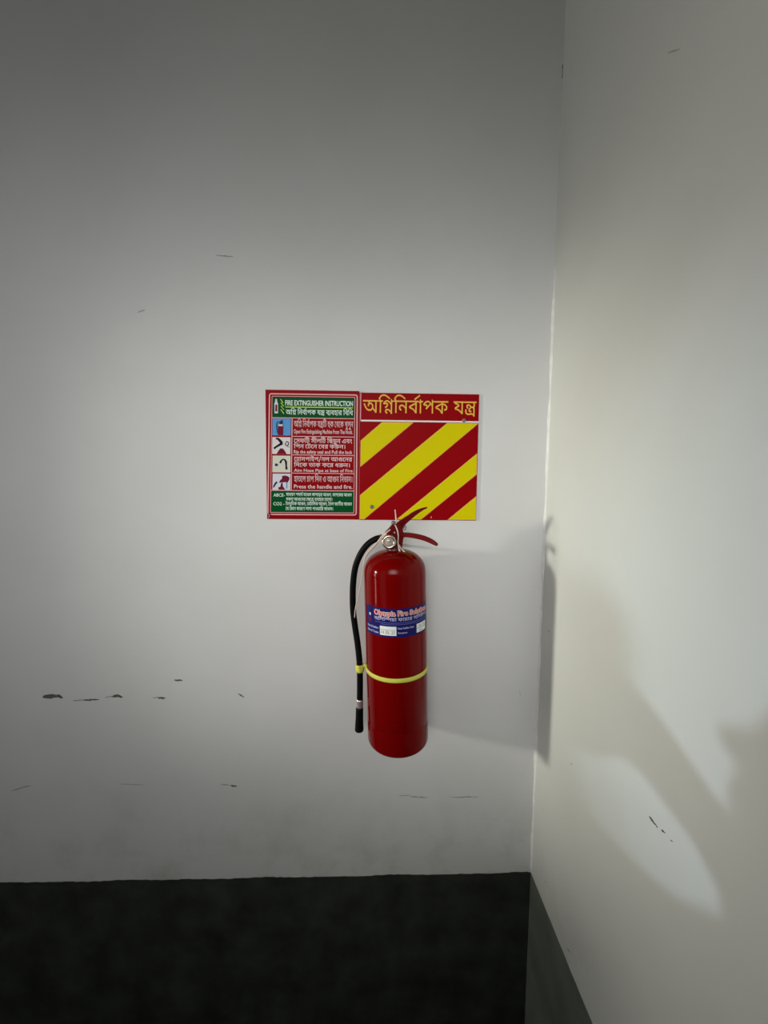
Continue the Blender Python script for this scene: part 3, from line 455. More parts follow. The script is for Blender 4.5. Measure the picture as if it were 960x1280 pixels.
452: "397,629 39,0q 64,-22q 51,-52q 18,-45 -34,0 81,98 61,14 32,-25q 48,-75q 0,-51 0,-53q -49,-84q -86,-62q -56,-22 -31,73 67,25q 79,67q 0,55 0,25q -22,47q -26,17 49,22 -108,-131 -61,-3 -7,54q -59,58q -44,0 -32,0q -47,-17q -41,-32q -24,-22 -16,-4 18,11q 50,18q 31,0 43,0q 50,-30q 23,-46q 0,-26 0,-43q -66,-91q -86,-35 -44,68 65,26q 53,44q 0,28 0,20q -27,20q -23,0 -22,0q -44,-11q -26,-12 -69,59 35,45q 72,65q 77,35q|519,32 -109,0q -188,85q -147,190q -47,157 74,23 44,-134q 118,-167q 155,-78q 98,0 77,0q 93,53q 0,57 0,41q -52,55q -39,16 82,34 44,-25q 46,-76q 0,-51 0,-54q -60,-81q -111,-45q",
454: "813,622 0,-71 -312,0 0,-263 -3,-14 2,-19q 1,-40q 0,-20 0,-195 -77,0 -30,60q -105,101q -136,70q -77,12 -39,96 96,58q 205,94q 109,33 -23,-42 0,69 -434,0 0,71|424,474 21,-28 -76,-25q -168,-73q -71,-44 54,-12q 122,-58q 104,-88q 28,-58 -9,0 -2,23q -3,46q 0,32|638,164 -37,0q -66,30q -54,68q -20,55 37,68 15,-53q 39,-67q 48,-32q 28,0 23,0q 40,29q 0,36 0,21q -18,36q -42,27q -36,7 15,74 42,-8q 71,-41q 44,-66q 0,-49 0,-61q -70,-74q|185,-6 -25,0q -35,32q 0,26 0,26q 35,34q 25,0 25,0q 35,-34q 0,-26 0,-26q -35,-32q",
457: "176,510 56,0q 83,-50q 28,-68 -35,2 81,97 61,14 2,-41 -106,-131 -61,-3 -7,54q -55,58q -39,0 -28,0q -30,-30q 0,-21 0,-28q 33,-29q 25,-12 -35,-71 -55,25q -48,74q 0,40 0,42q 38,53q 60,25q|536,317 0,-59q -52,-84q -95,-48q -65,-8 -6,10 45,-13q 100,-48q 102,-64q 47,-38 -46,-53 -65,49q -108,70q -102,49q -114,36q -71,16 14,70 42,-12q 68,-9q 40,0 72,0q 82,37q 35,63q 0,38 0,43q -35,63q -25,22 51,58 32,-30q 54,-95q|612,622 0,-71 -622,0 0,71",
458: "722,622 0,-71 -366,0 0,-179 0,-29q 18,-27q 19,0 19,0q 41,24q 48,52q 28,41 60,9 32,-47q 35,-100q 0,-50 0,-63q -55,-100q -107,-58q -77,0 -66,0q -114,46q -96,103q -80,169q -32,123 76,20 36,-139q 87,-169q 112,-77q 73,0 80,0q 87,80q 0,63 0,45q -25,64q -20,21 46,19 -30,-51q -63,-66q -63,-33q -31,0 -23,0q -40,13q -14,13 -16,14q -22,51q 0,60 0,158 -289,0 0,71|414,-266 -27,0q -64,23q -45,50q 0,42 0,51q 78,61q 70,0 62,0q 115,-45q 119,-80q 67,-53 -45,-54 -67,56q -110,74q -98,38q -48,0 -36,0q -36,-28q 0,-22 0,-28q 39,-23q 26,0 37,0q 45,31q 24,46q 8,49q 0,19 0,67 77,0 0,-53 0,-28q -13,-75q -39,-71q -76,-47q|182,-92 -25,0q -35,32q 0,26 0,26q 35,34q 25,0 25,0q 35,-34q 0,-26 0,-26q -35,-32q",
520: "843,622 0,-71 -405,0 0,-346 0,-44q 10,-36q 7,-8 18,-21q 37,0 39,0q 70,38q 26,28 29,31q 31,70q 0,36 0,32q -32,33q -37,0 -12,0q -28,-4q -13,-3 -11,71 19,5q 41,6q 23,0 37,0q 58,-28q 33,-60q 0,-48 0,-59q -58,-111q -44,-38 -37,-32q -87,-39q -52,0 -37,0q -53,22q -17,17 -16,19q -21,54q 0,55 0,360 -105,0 0,71|661,622 -1,41q -43,32q -44,0 -86,0 -65,0q -71,18q -25,19 -27,20q -27,63q 0,40 0,13q 3,26q 2,15 74,-5 -2,-11q -2,-19q 0,-10 0,-22q 9,-34q 10,-11 14,-16q 53,-17q 49,0 28,0 17,0q 46,-4q 70,-13q 52,-13 17,-16q 20,-55q 1,-41|276,622 0,-71 -105,0 0,-551 -77,0 0,551 -104,0 0,71 92,0 -16,19q -33,42q -13,21 34,59q 78,97q 106,57q 75,0 71,0q 121,-44q 121,-82q 69,-57 -40,-46 -52,41q -87,59q -76,39q -74,19q -41,0 -55,0q -80,-39q -59,-69q -25,-45 8,-15q 28,-36q 18,-20",
597: "190,116 7,-11 -9,-35q -27,-76q -31,-76q -17,-37 -67,0 15,59q 25,124q 7,52",
600: "315,792 82,0 -262,-917 -83,0",
641: "194,0 0,622 81,0 0,-622",
}
LINES = {
"title_a": (5070, "8,0,0 55,893,0 299,1159,0 55,1815,0 39,2081,0 42,2685,0 131,3281,0 54,3281,0 40,3547,0 20,4263,0"),
"title_b": (1319, "45,0,0 369,626,0"),
"head": (11992, "8,0,0 55,893,0 299,1159,0 55,2075,0 39,2341,0 42,2945,0 131,3541,0 54,3541,0 40,3807,0 20,4523,0 45,5590,0 369,6216,0 42,7169,0 202,7765,0 42,8020,0 51,8616,0 54,9146,0 46,9412,0 55,10268,0 42,10534,0 55,11130,0 38,11396,0"),
"row1": (14106, "8,0,0 55,893,0 299,1159,0 55,2075,0 39,2341,0 42,2945,0 131,3541,0 54,3541,0 40,3807,0 20,4523,0 45,5590,0 369,6216,0 520,6909,0 457,8002,0 20,8604,0 61,9671,0 36,10017,0 61,10662,0 20,11008,0 21,12075,0 57,12771,0 47,12771,0 57,13502,0 39,13502,0"),
"row2a": (10052, "61,0,0 50,346,0 41,1028,0 520,1866,0 50,2959,0 56,3641,0 47,3907,0 520,4638,0 55,5731,0 26,5997,0 5,6511,0 458,6684,0 39,7396,0 16,8260,0 42,9018,0 6,9614,0"),
"row2b": (8360, "55,0,0 40,266,0 39,982,0 61,1846,0 30,2192,0 61,2759,0 39,3105,0 61,3969,0 42,4315,0 46,4911,0 20,5767,0 454,6574,0 39,7377,0 641,7981,0"),
"row3a": (9625, "61,0,0 51,346,0 54,876,0 50,1142,0 40,1824,0 54,2540,0 10,2806,0 40,3336,0 600,4052,0 39,4501,0 47,5105,0 9,6096,0 452,7254,0 61,8079,0 39,8425,0 46,9029,0"),
"row3b": (8713, "55,0,0 37,266,0 61,869,0 20,1215,0 35,2282,0 54,2989,0 20,3255,0 20,4322,0 61,5129,0 46,5475,0 38,6331,0 454,6927,0 39,7730,0 641,8334,0"),
"row4": (13067, "51,0,0 54,530,0 35,796,0 61,1503,0 47,1849,0 25,2840,0 54,3407,0 40,3673,0 55,4649,0 37,4915,0 39,5518,0 18,6382,0 9,7380,0 452,8538,0 39,9363,0 55,10227,0 39,10493,0 43,11097,0 54,11818,0 39,12084,0 641,12688,0"),
"foot1": (21871, "50,0,0 54,682,0 38,948,0 54,1544,0 46,1810,0 34,2406,0 40,3286,0 37,4002,0 54,4605,0 36,4871,0 131,5455,0 9,5776,0 452,6934,0 39,7759,0 20,8623,0 54,9430,0 40,9696,0 61,10412,0 68,10758,0 46,11470,0 9,12326,0 452,13484,0 39,14309,0 597,14913,0 20,15436,0 54,16243,0 22,16509,0 61,17165,0 27,17511,0 46,18428,0 9,19284,0 452,20442,0 39,21267,0"),
"foot2": (14482, "50,0,0 20,682,0 47,1489,0 9,2480,0 452,3638,0 61,4463,0 39,4809,0 46,5413,0 61,6269,0 129,6615,0 61,7534,0 219,7880,0 42,8855,0 202,9451,0 42,9706,0 51,10302,0 54,10832,0 46,11098,0 61,11954,0 45,12300,0 54,12926,0 22,13192,0 202,13848,0 641,14103,0"),
"foot3": (21598, "62,0,0 42,346,0 37,942,0 202,1545,0 57,1800,0 55,1800,0 35,2066,0 20,2773,0 9,3840,0 452,4998,0 39,5823,0 597,6427,0 61,6950,0 44,7296,0 30,7918,0 54,8485,0 55,8751,0 47,9017,0 20,9748,0 9,10815,0 452,11973,0 39,12798,0 597,13402,0 62,13925,0 35,14271,0 47,14978,0 27,15969,0 54,16886,0 35,17152,0 56,17859,0 70,18125,0 9,19011,0 452,20169,0 39,20994,0"),
"foot4": (15289, "61,0,0 45,346,0 61,1232,0 20,1578,0 54,2385,0 39,2651,0 20,3515,0 54,4322,0 46,4588,0 61,5184,0 34,5530,0 47,6410,0 54,7141,0 22,7407,0 54,8063,0 40,8589,0 54,9305,0 18,9571,0 70,10309,0 54,10935,0 55,11201,0 46,11467,0 9,12323,0 452,13481,0 39,14306,0 641,14910,0"),
"brand": (10979, "8,0,0 55,893,0 47,1159,0 55,1890,0 394,2156,0 70,3303,0 54,3929,0 41,4455,0 54,5293,0 70,5559,0 54,6185,0 46,6451,0 50,7307,0 55,7989,0 47,8255,0 12,8986,0 48,9698,0 39,10375,0"),
}

_cache = {}
def contours(g, bold):
    out = []
    for c in GLYPHS[g].split('|'):
        if not c: continue
        x = y = 0; pts = []
        for t in c.split(' '):
            q = t.endswith('q'); a, b = t.rstrip('q').split(',')
            x += int(a); y += int(b); pts.append((x, y, q))
        # expand implied on-curve points, flatten quadratics
        full = []
        for i, p in enumerate(pts):
            n = pts[(i + 1) % len(pts)]
            full.append(p)
            if p[2] and n[2]: full.append(((p[0] + n[0]) / 2, (p[1] + n[1]) / 2, False))
        s = next(i for i, p in enumerate(full) if not p[2]); full = full[s:] + full[:s]
        poly = []; i = 0
        while i < len(full):
            p = full[i]
            if i + 1 < len(full) and full[i + 1][2]:
                c1 = full[i + 1]; e = full[(i + 2) % len(full)]
                for k in range(3):
                    u = k / 3
                    poly.append(((1 - u) ** 2 * p[0] + 2 * u * (1 - u) * c1[0] + u * u * e[0], (1 - u) ** 2 * p[1] + 2 * u * (1 - u) * c1[1] + u * u * e[1]))
                i += 2
            else:
                poly.append((p[0], p[1])); i += 1
        if bold:
            q = []
            for i in range(len(poly)):
                a, b, c2 = poly[i - 1], poly[i], poly[(i + 1) % len(poly)]
                def nr(p, r):
                    d = math.hypot(r[0] - p[0], r[1] - p[1]) or 1; return (-(r[1] - p[1]) / d, (r[0] - p[0]) / d)
                n1, n2 = nr(a, b), nr(b, c2); mx, my = n1[0] + n2[0], n1[1] + n2[1]; d = math.hypot(mx, my) or 1
                k = min(2.0 / d, 1.6)
                q.append((b[0] + mx / d * bold * k, b[1] + my / d * bold * k))
            poly = q
        out.append(poly)
    return out

def glyph_tris(g, bold=0):
    if (g, bold) in _cache: return _cache[(g, bold)]
    cs = contours(g, bold); vs = []; es = []
    for c in cs:
        o = len(vs); vs += [Vector(p) for p in c]; es += [(o + i, o + (i + 1) % len(c)) for i in range(len(c))]
    if not vs: _cache[(g, bold)] = ([], []); return [], []
    V, _, Fs, *_r = delaunay_2d_cdt(vs, es, [], 0, 1e-4)
    keep = []
    for f in Fs:
        cx = sum(V[i][0] for i in f) / len(f); cy = sum(V[i][1] for i in f) / len(f); wn = 0
        for c in cs:
            for i in range(len(c)):
                (x0, y0), (x1, y1) = c[i - 1], c[i]
                if (y0 <= cy) != (y1 <= cy):
                    t = (cy - y0) / (y1 - y0)
                    if x0 + t * (x1 - x0) > cx: wn += 1 if y1 > y0 else -1
        if wn: keep.append(tuple(f))
    r = ([(v[0], v[1]) for v in V], keep); _cache[(g, bold)] = r
    return r

def bangla(key, bold=0):
    wdt, s = LINES[key]; vs = []; fs = []
    for t in s.split(' '):
        g, x, y = map(int, t.split(',')); V, T = glyph_tris(g, bold); o = len(vs)
        vs += [(a + x, b + y) for a, b in V]; fs += [tuple(i + o for i in f) for f in T]
    return vs, fs, (0.0, float(wdt), 0.0, 622.0)      # nominal box: width, baseline to headline

def latin(text, bold=0.0):
    cu = bpy.data.curves.new('txt', 'FONT'); cu.body = text; cu.size = 1.0; cu.offset = bold; cu.resolution_u = 3
    o = bpy.data.objects.new('txt', cu); col.objects.link(o)
    dg = bpy.context.evaluated_depsgraph_get(); dg.update()
    me = bpy.data.meshes.new_from_object(o.evaluated_get(dg))
    vs = [(v.co.x, v.co.y) for v in me.vertices]; fs = [tuple(p.vertices) for p in me.polygons]
    bpy.data.objects.remove(o); bpy.data.curves.remove(cu); bpy.data.meshes.remove(me)
    xs = [v[0] for v in vs]
    return vs, fs, (min(xs), max(xs), 0.0, 0.729)     # nominal box: width, baseline to cap height

def letter(name, src, x0, x1, ybase, ytop, surf, eps, m, parent):
    """fit lettering into a measured box; surf(x, y, eps) -> world point"""
    vs, fs, (a0, a1, b0, b1) = src
    P = [surf(x0 + (x - a0) / (a1 - a0) * (x1 - x0), ybase + (y - b0) / (b1 - b0) * (ytop - ybase), eps) for x, y in vs]
    me = bpy.data.meshes.new(name); me.from_pydata([tuple(p) for p in P], [], fs); me.update()
    return link(name, me, m, parent)

def patch(name, pts, surf, eps, m, parent):
    """flat printed shape given by its measured outline"""
    V, _, Fs, *_r = delaunay_2d_cdt([Vector(p) for p in pts], [(i, (i + 1) % len(pts)) for i in range(len(pts))], [], 1, 1e-5)
    me = bpy.data.meshes.new(name); me.from_pydata([tuple(surf(v[0], v[1], eps)) for v in V], [], [tuple(f) for f in Fs]); me.update()
    return link(name, me, m, parent)

def rect(x0, x1, y0, y1): return [(x0, y0), (x1, y0), (x1, y1), (x0, y1)]

def stroke(pts, wd):
    """outline of a thick polyline (widths per point)"""
    P = [Vector(p) for p in pts]; L, R = [], []
    for i, p in enumerate(P):
        t = (P[min(i + 1, len(P) - 1)] - P[max(i - 1, 0)]).normalized(); n = Vector((-t.y, t.x))
        w_ = wd[i] if isinstance(wd, (list, tuple)) else wd
        L.append(tuple(p + n * w_ / 2)); R.append(tuple(p - n * w_ / 2))
    return L + R[::-1]

def frame_line(name, x0, x1, y0, y1, wd, surf, eps, m, parent, rad=0.0):
    """thin printed rectangle line with rounded corners"""
    def ring(o):
        r = max(rad + o, 0.01); pts = []
        for cx, cy, a in ((x1 - rad, y0 + rad, -PI / 2), (x1 - rad, y1 - rad, 0), (x0 + rad, y1 - rad, PI / 2), (x0 + rad, y0 + rad, PI)):
            for k in range(4): pts.append((cx + r * math.cos(a + k * PI / 6), cy + r * math.sin(a + k * PI / 6)))
        return pts
    A, B = ring(wd / 2), ring(-wd / 2); n = len(A)
    me = bpy.data.meshes.new(name)
    me.from_pydata([tuple(surf(x, y, eps)) for x, y in A + B], [], [(i, (i + 1) % n, n + (i + 1) % n, n + i) for i in range(n)]); me.update()
    return link(name, me, m, parent)

# ---------------------------------------------------------------- the two sign boards
SZ0, SZ1 = 1.548 + 0.15, 1.919 + 0.15
SX0, SXM, SX1 = -0.3135, at(449.2, 570).x, 0.3048
TH = 0.004
def lerp(a, b, t): return a + (b - a) * t

def surf_left(x, y, eps):
    t = (y - 489.3) / 160.2
    u = (x - lerp(331, 335.5, t)) / (lerp(448.6, 449.4, t) - lerp(331, 335.5, t))
    return Vector((lerp(SX0, SXM - 0.0006, u), -TH - eps, lerp(SZ1 + 0.002, SZ0 + 0.001, t)))
def surf_right(x, y, eps):
    t = (y - 491.5) / 158.7
    u = (x - lerp(449.2, 450.6, t)) / (lerp(597.6, 596, t) - lerp(449.2, 450.6, t))
    return Vector((lerp(SXM + 0.0006, SX1, u), -TH * 0.8 - eps, lerp(SZ1 - 0.002, SZ0, t)))

def board(name, x0, x1, z0, z1, th, m, parent):
    return box(name, x0, x1, -th, -0.0005, z0, z1, m, parent, bevel=0.0006)

def empty(name, p):
    o = bpy.data.objects.new(name, None); o.empty_display_size = 0.05; col.objects.link(o); o.location = p
    return o
def settle(root):
    """children were built in world space: move them under the root without shifting them"""
    bpy.context.view_layer.update()
    inv = root.matrix_world.inverted()
    for c in root.children: c.matrix_parent_inverse = inv

# --- left board: instructions
sg = empty('instruction_sign', ((SX0 + SXM) / 2, 0, SZ0))
tag(sg, 'red and green fire extinguisher instruction sign with small pictures and text', 'sign')
board('board', SX0, SXM - 0.0006, SZ0 + 0.001, SZ1 + 0.002, TH, S_RED, sg)
e1, e2, e3 = 0.0003, 0.0006, 0.0009
sl = surf_left
frame_line('border_line', 336.4, 446.0, 494.3, 643.8, 1.5, sl, e1, S_PINK, sg, 2.2)
frame_line('border_line', 339.6, 443.0, 497.2, 641.2, 0.8, sl, e1, S_PINK, sg, 0.3)
patch('header_panel', rect(340.1, 442.6, 497.8, 522.8), sl, e1, S_GREEN, sg)
patch('footer_panel', rect(340.1, 442.6, 613.9, 640.8), sl, e1, S_GREEN, sg)
for y in (523.4, 546.0, 568.9, 591.6, 613.4):
    patch('divider_line', rect(340.0 if y in (523.4, 613.4) else 364.4, 442.9, y - 0.45, y + 0.45), sl, e2, S_PINK, sg)
patch('divider_line', rect(364.3, 365.5, 523.4, 613.4), sl, e2, S_PINK, sg)
# header
ic = patch('extinguisher_icon', [(343, 518), (342.6, 506), (343.4, 504.4), (343.6, 501.5), (344.6, 500), (345.8, 501.2), (346.2, 504.4), (347.2, 506), (347.2, 518)], sl, e2, S_LAV, sg)
patch('icon_label', rect(343.8, 346.2, 507.5, 515.8), sl, e3, S_MAROON, ic)
patch('flame_icon', stroke([(350.2, 500.8), (353.4, 505.2), (350.6, 504.8), (354.2, 509.4), (350.8, 509.0), (354.6, 513.6), (350.6, 513.2), (354.6, 518.4)], 1.1), sl, e2, S_LIME, sg)
letter('lettering', latin('FIRE EXTINGUISHER INSTRUCTION', 0.022), 356, 440.8, 508.0, 501.6, sl, e2, S_MINT, sg)
patch('underline', rect(356.2, 440.8, 509.5, 510.7), sl, e2, S_LIME, sg)
letter('lettering', bangla('head', 10), 357, 440.8, 519.2, 513.6, sl, e2, S_MINT, sg)
# rows
letter('lettering', bangla('row1', 2), 367.2, 441.3, 534.2, 527.2, sl, e2, S_ROSE, sg)
letter('lettering', latin('Open Fire Extinguishing Machine From The Hook.', 0.012), 367.2, 440.6, 542.2, 537.0, sl, e2, S_ROSE, sg)
letter('lettering', bangla('row2a', 10), 367.5, 440.2, 553.8, 548.9, sl, e2, S_ROSE, sg)
letter('lettering', bangla('row2b', 10), 367.5, 432.2, 560.6, 556.0, sl, e2, S_ROSE, sg)
letter('lettering', latin('Rip the safety seal and Pull the lock', 0.012), 367.5, 440.4, 567.0, 562.6, sl, e2, S_ROSE, sg)
letter('lettering', bangla('row3a', 10), 368, 440.3, 576.4, 571.6, sl, e2, S_ROSE, sg)
letter('lettering', bangla('row3b', 10), 368, 438.2, 583.6, 579.0, sl, e2, S_ROSE, sg)
letter('lettering', latin('Aim Hose Pipe at base of Fire', 0.012), 368, 441, 589.8, 586.0, sl, e2, S_ROSE, sg)
letter('lettering', bangla('row4', 2), 368.2, 441.2, 602.4, 595.6, sl, e2, S_ROSE, sg)
letter('lettering', latin('Press the handle and fire.', 0.012), 368.2, 441, 610.6, 605.6, sl, e2, S_ROSE, sg)
# footer
letter('lettering', latin('ABCE-', 0.012), 343, 357, 621.2, 617.0, sl, e2, S_MINT, sg)
letter('lettering', bangla('foot1', 10), 358.6, 440.2, 620.4, 616.6, sl, e2, S_MINT, sg)
letter('lettering', bangla('foot2', 10), 358.6, 416.4, 626.4, 622.6, sl, e2, S_MINT, sg)
letter('lettering', latin('CO2 -', 0.012), 343, 356.6, 632.2, 628.0, sl, e2, S_MINT, sg)
letter('lettering', bangla('foot3', 10), 358.2, 440.4, 632.0, 628.2, sl, e2, S_MINT, sg)
letter('lettering', bangla('foot4', 10), 358.2, 417.4, 638.2, 634.4, sl, e2, S_MINT, sg)
# pictures
p1 = patch('picture_panel', rect(340.6, 363.2, 524.3, 545.0), sl, e1, S_BLUE, sg)
patch('picture_extinguisher', [(347.4, 544.8), (347.2, 532.6), (348.6, 530.6), (352.8, 530.6), (354.2, 532.6), (354.0, 544.8)], sl, e2, S_MAROON, p1)
patch('picture_label', rect(348.0, 353.4, 531.4, 533.6), sl, e3, S_LAV, p1)
patch('picture_handle', [(349.2, 531), (349.6, 528.2), (351.4, 526.2), (353.4, 525.8), (352.8, 527.6), (354.2, 529.0), (352.6, 531)], sl, e2, S_NAVYP, p1)
patch('picture_hose', stroke([(350, 528.6), (347.4, 528.4), (345.8, 530.4), (345.6, 534), (346.4, 538.4), (347.2, 542.4)], 1.1), sl, e2, S_NAVYP, p1)
p2 = patch('picture_panel', rect(340.6, 363.2, 547.2, 568.0), sl, e1, S_PALE, sg)
patch('picture_lever', stroke([(344.8, 548.8), (347.6, 549.2), (350, 551.4), (352.6, 554.8)], [1.6, 2.8, 3.2, 3.8]), sl, e2, S_BLACK, p2)
patch('picture_lever', stroke([(353.2, 554.6), (350, 556.4), (346, 558.8), (342.6, 561.4)], [3.4, 2.8, 2.4, 2.4]), sl, e2, S_BLACK, p2)
patch('picture_ring', stroke([(357, 553.4), (359.2, 552.6), (361, 554), (360.6, 556.6), (358.4, 557.8), (356.8, 556.2), (357.4, 554.4)], 1.3), sl, e2, S_NAVYP, p2)
patch('picture_cord', stroke([(358.6, 557.6), (360.4, 559.4), (362.2, 559.2)], 0.7), sl, e2, S_NAVYP, p2)
patch('picture_neck', [(346.0, 567.9), (348.2, 564.4), (350.4, 561.2), (353.8, 561.0), (356.4, 564.2), (358.4, 567.9)], sl, e2, S_MAROON, p2)
p3 = patch('picture_panel', rect(341.2, 363.4, 570.0, 590.8), sl, e1, S_CREAM, sg)
patch('picture_hose', stroke([(350.8, 579.4), (351.8, 576.6), (354.4, 574.4), (356.8, 575.4), (358, 578), (358.2, 582), (358.8, 587.2)], [2.6, 2.2, 1.7, 2.2, 2.7, 2.0, 2.8]), sl, e2, S_BLACK, p3)
patch('picture_flame', [(344.0, 581.4), (345.4, 579.4), (347.8, 580.6), (348.4, 582), (346.2, 583.4), (344.4, 582.8)], sl, e2, S_NAVYP, p3)
p4 = patch('picture_panel', rect(341.6, 363.6, 592.4, 612.8), sl, e1, S_LAV, sg)
patch('picture_hand', [(349.4, 603.8), (351.2, 600.6), (353.6, 598.2), (353, 595.6), (356.6, 594.6), (360.4, 595.4), (362.6, 597.6), (362.2, 600.2), (360, 604), (357.6, 603.0), (353.4, 603.4)], sl, e2, S_MAROON, p4)
patch('picture_hose', stroke([(347.2, 602.8), (344.8, 605.4), (342.8, 609.8)], [2.4, 2.2, 1.5]), sl, e2, S_NAVYP, p4)
patch('picture_neck', [(351.4, 608.8), (352.2, 604), (354.2, 603.8), (354.4, 608), (357.6, 612.6), (349.4, 612.6), (348.6, 609.8)], sl, e2, S_MAROON, p4)
patch('picture_lever', stroke([(359, 604), (359.4, 608), (359.2, 611)], 1.6), sl, e2, S_BLUE, p4)
# worn corner and fold
patch('worn_corner', [(336.2, 641.8), (338.6, 642.2), (341.4, 645.2), (340.0, 648.2), (337.2, 648.4)], sl, e2, S_MAROON, sg)
patch('worn_scratch', stroke([(336.8, 642.4), (338.4, 645.0), (337.4, 648.2)], 0.7), sl, e3, S_PINK, sg)
settle(sg)
for c in sg.children: pass

# --- right board: stripes and title
sr = surf_right
sb = empty('striped_sign', ((SXM + SX1) / 2, 0, SZ0))
tag(sb, 'red and yellow diagonally striped sign with a gold Bengali title', 'sign')
board('board', SXM + 0.0006, SX1, SZ0, SZ1 - 0.002, TH * 0.8, S_RED2, sb)
patch('edge_line', rect(450.0, 451.0, 492.2, 527.0), sr, e1, S_PINK, sb)
patch('divider_line', rect(450.2, 597.2, 524.8, 526.8), sr, e1, S_WHITE, sb)
stripes = [
    [(450.9, 550.6), (477.0, 527.3), (516.4, 527.3), (450.9, 583.6)],
    [(450.9, 618.9), (558.0, 527.3), (596.6, 527.3), (596.6, 528.0), (456.8, 649.6), (450.9, 649.6)],
    [(496.6, 649.6), (596.2, 564.6), (596.0, 591.4), (527.2, 649.6)],
    [(560.0, 649.6), (595.8, 619.0), (595.8, 649.6)]]
for s in stripes:
    # orange rim, then the yellow fill shrunk by 0.7 px
    patch('stripe_rim', s, sr, e1, S_ORANGE, sb)
    P = [Vector(p) for p in s]; n = len(P); ins = []
    A2 = sum(P[i - 1].x * P[i].y - P[i].x * P[i - 1].y for i in range(n))
    sgn = 1 if A2 > 0 else -1
    for i in range(n):
        d1 = (P[i] - P[i - 1]).normalized(); d2 = (P[(i + 1) % n] - P[i]).normalized()
        n1 = Vector((-d1.y, d1.x)) * sgn; n2 = Vector((-d2.y, d2.x)) * sgn
        k = 0.8 / max(1 + n1.dot(n2), 0.25)
        ins.append(tuple(P[i] + (n1 + n2) * k))
    patch('yellow_stripe', ins, sr, e2, S_YEL, sb)
letter('title_rim', bangla('title_a', 3), 453.6, 558.8, 516.0, 500.6, sr, e1, S_ORANGE, sb)
letter('title_lettering', bangla('title_a', -13), 453.6, 558.8, 516.0, 500.6, sr, e2, S_GOLD, sb)
letter('title_rim', bangla('title_b', 3), 565.8, 594.0, 516.0, 500.6, sr, e1, S_ORANGE, sb)
letter('title_lettering', bangla('title_b', -13), 565.8, 594.0, 516.0, 500.6, sr, e2, S_GOLD, sb)
for x, y in ((578.9, 523.9), (465.9, 633.6)):
    c = sr(x, y, 0.0)
    s = lathe('screw', c, (0, -1, 0), [(0.0058, 0), (0.0058, 0.001), (0.0046, 0.0022), (0.0022, 0.0027), (0.0018, 0.0016), (0, 0.0014)], E_GREY, sb, 20)
c = sr(539.6, 646.4, 0)
patch('paint_nick', [(539.2, 645.6), (540.2, 645.4), (540.4, 647.2), (539.4, 647.4)], sr, e3, S_PINK, sb)
settle(sb)

# ---------------------------------------------------------------- fire extinguisher
AX0 = Vector((0.0721, -0.102, 0.938 + 0.15))           # centre of the base
AX1 = Vector((0.0560, -0.102, 1.478 + 0.15))           # top of the dome
AXD = (AX1 - AX0).normalized(); HT = (AX1 - AX0).length
R = 0.0845
ex = empty('fire_extinguisher', AX0)
tag(ex, 'red fire extinguisher with black hose and blue label hanging below the signs', 'fire extinguisher')
prof = [(0, 0.006), (0.05, 0.004), (R - 0.014, 0.0)]
for k in range(1, 7): a = k / 6 * PI / 2; prof.append((R - 0.014 + 0.014 * math.sin(a), 0.014 - 0.014 * math.cos(a)))
prof += [(R, 0.066), (R - 0.0004, 0.068), (R - 0.0004, 0.070), (R, 0.072)]
HS = HT - 0.066
prof += [(R, HS * 0.5), (R, HS)]
for k in range(1, 13):
    a = k / 12 * PI / 2
    r = R * abs(math.cos(a)) ** (2 / 2.35); h = HS + (HT - HS) * math.sin(a) ** (2 / 2.35)
    if r > 0.021: prof.append((r, h))
prof.append((0.021, HT - 0.0015))
prof.append((0, HT - 0.0015))
lathe('cylinder', AX0, AXD, prof, E_RED, ex, 96)
lathe('neck_collar', AX0 + AXD * (HT - 0.004), AXD, [(0.021, 0), (0.021, 0.008), (0.016, 0.011), (0.0145, 0.030), (0, 0.030)], E_DARK, ex, 28)

YV = -0.102
def prism(name, pts, y0, y1, m, parent, bev=0.0012):
    bm = bmesh.new()
    A = [bm.verts.new((at(x, y, YV).x, y0, at(x, y, YV).z)) for x, y in pts]
    B = [bm.verts.new((v.co.x, y1, v.co.z)) for v in A]
    bm.faces.new(A); bm.faces.new(B[::-1])
    for i in range(len(pts)):
        j = (i + 1) % len(pts); bm.faces.new((A[i], B[i], B[j], A[j]))
    bmesh.ops.recalc_face_normals(bm, faces=bm.faces[:])
    if bev: bmesh.ops.bevel(bm, geom=bm.edges[:], offset=bev, segments=2, profile=0.5, affect='EDGES')
    return from_bm(name, bm, m, parent)
def P(x, y, d=0.0): return at(x, y, YV + d)
def swing(x): return -0.048 * max(x - 500.0, 0.0) / 47.0      # the levers point right and a little towards the viewer
PXM = 0.00218                                         # metres per pixel at the valve
vb = prism('valve_body', [(490.0, 656.0), (481.2, 665.6), (480.6, 669.0), (484, 684), (502, 686), (503.6, 674), (504.6, 670.0), (503.6, 663), (503.2, 658), (497.5, 653.8)], YV - 0.011, YV + 0.011, E_LEVER, ex)
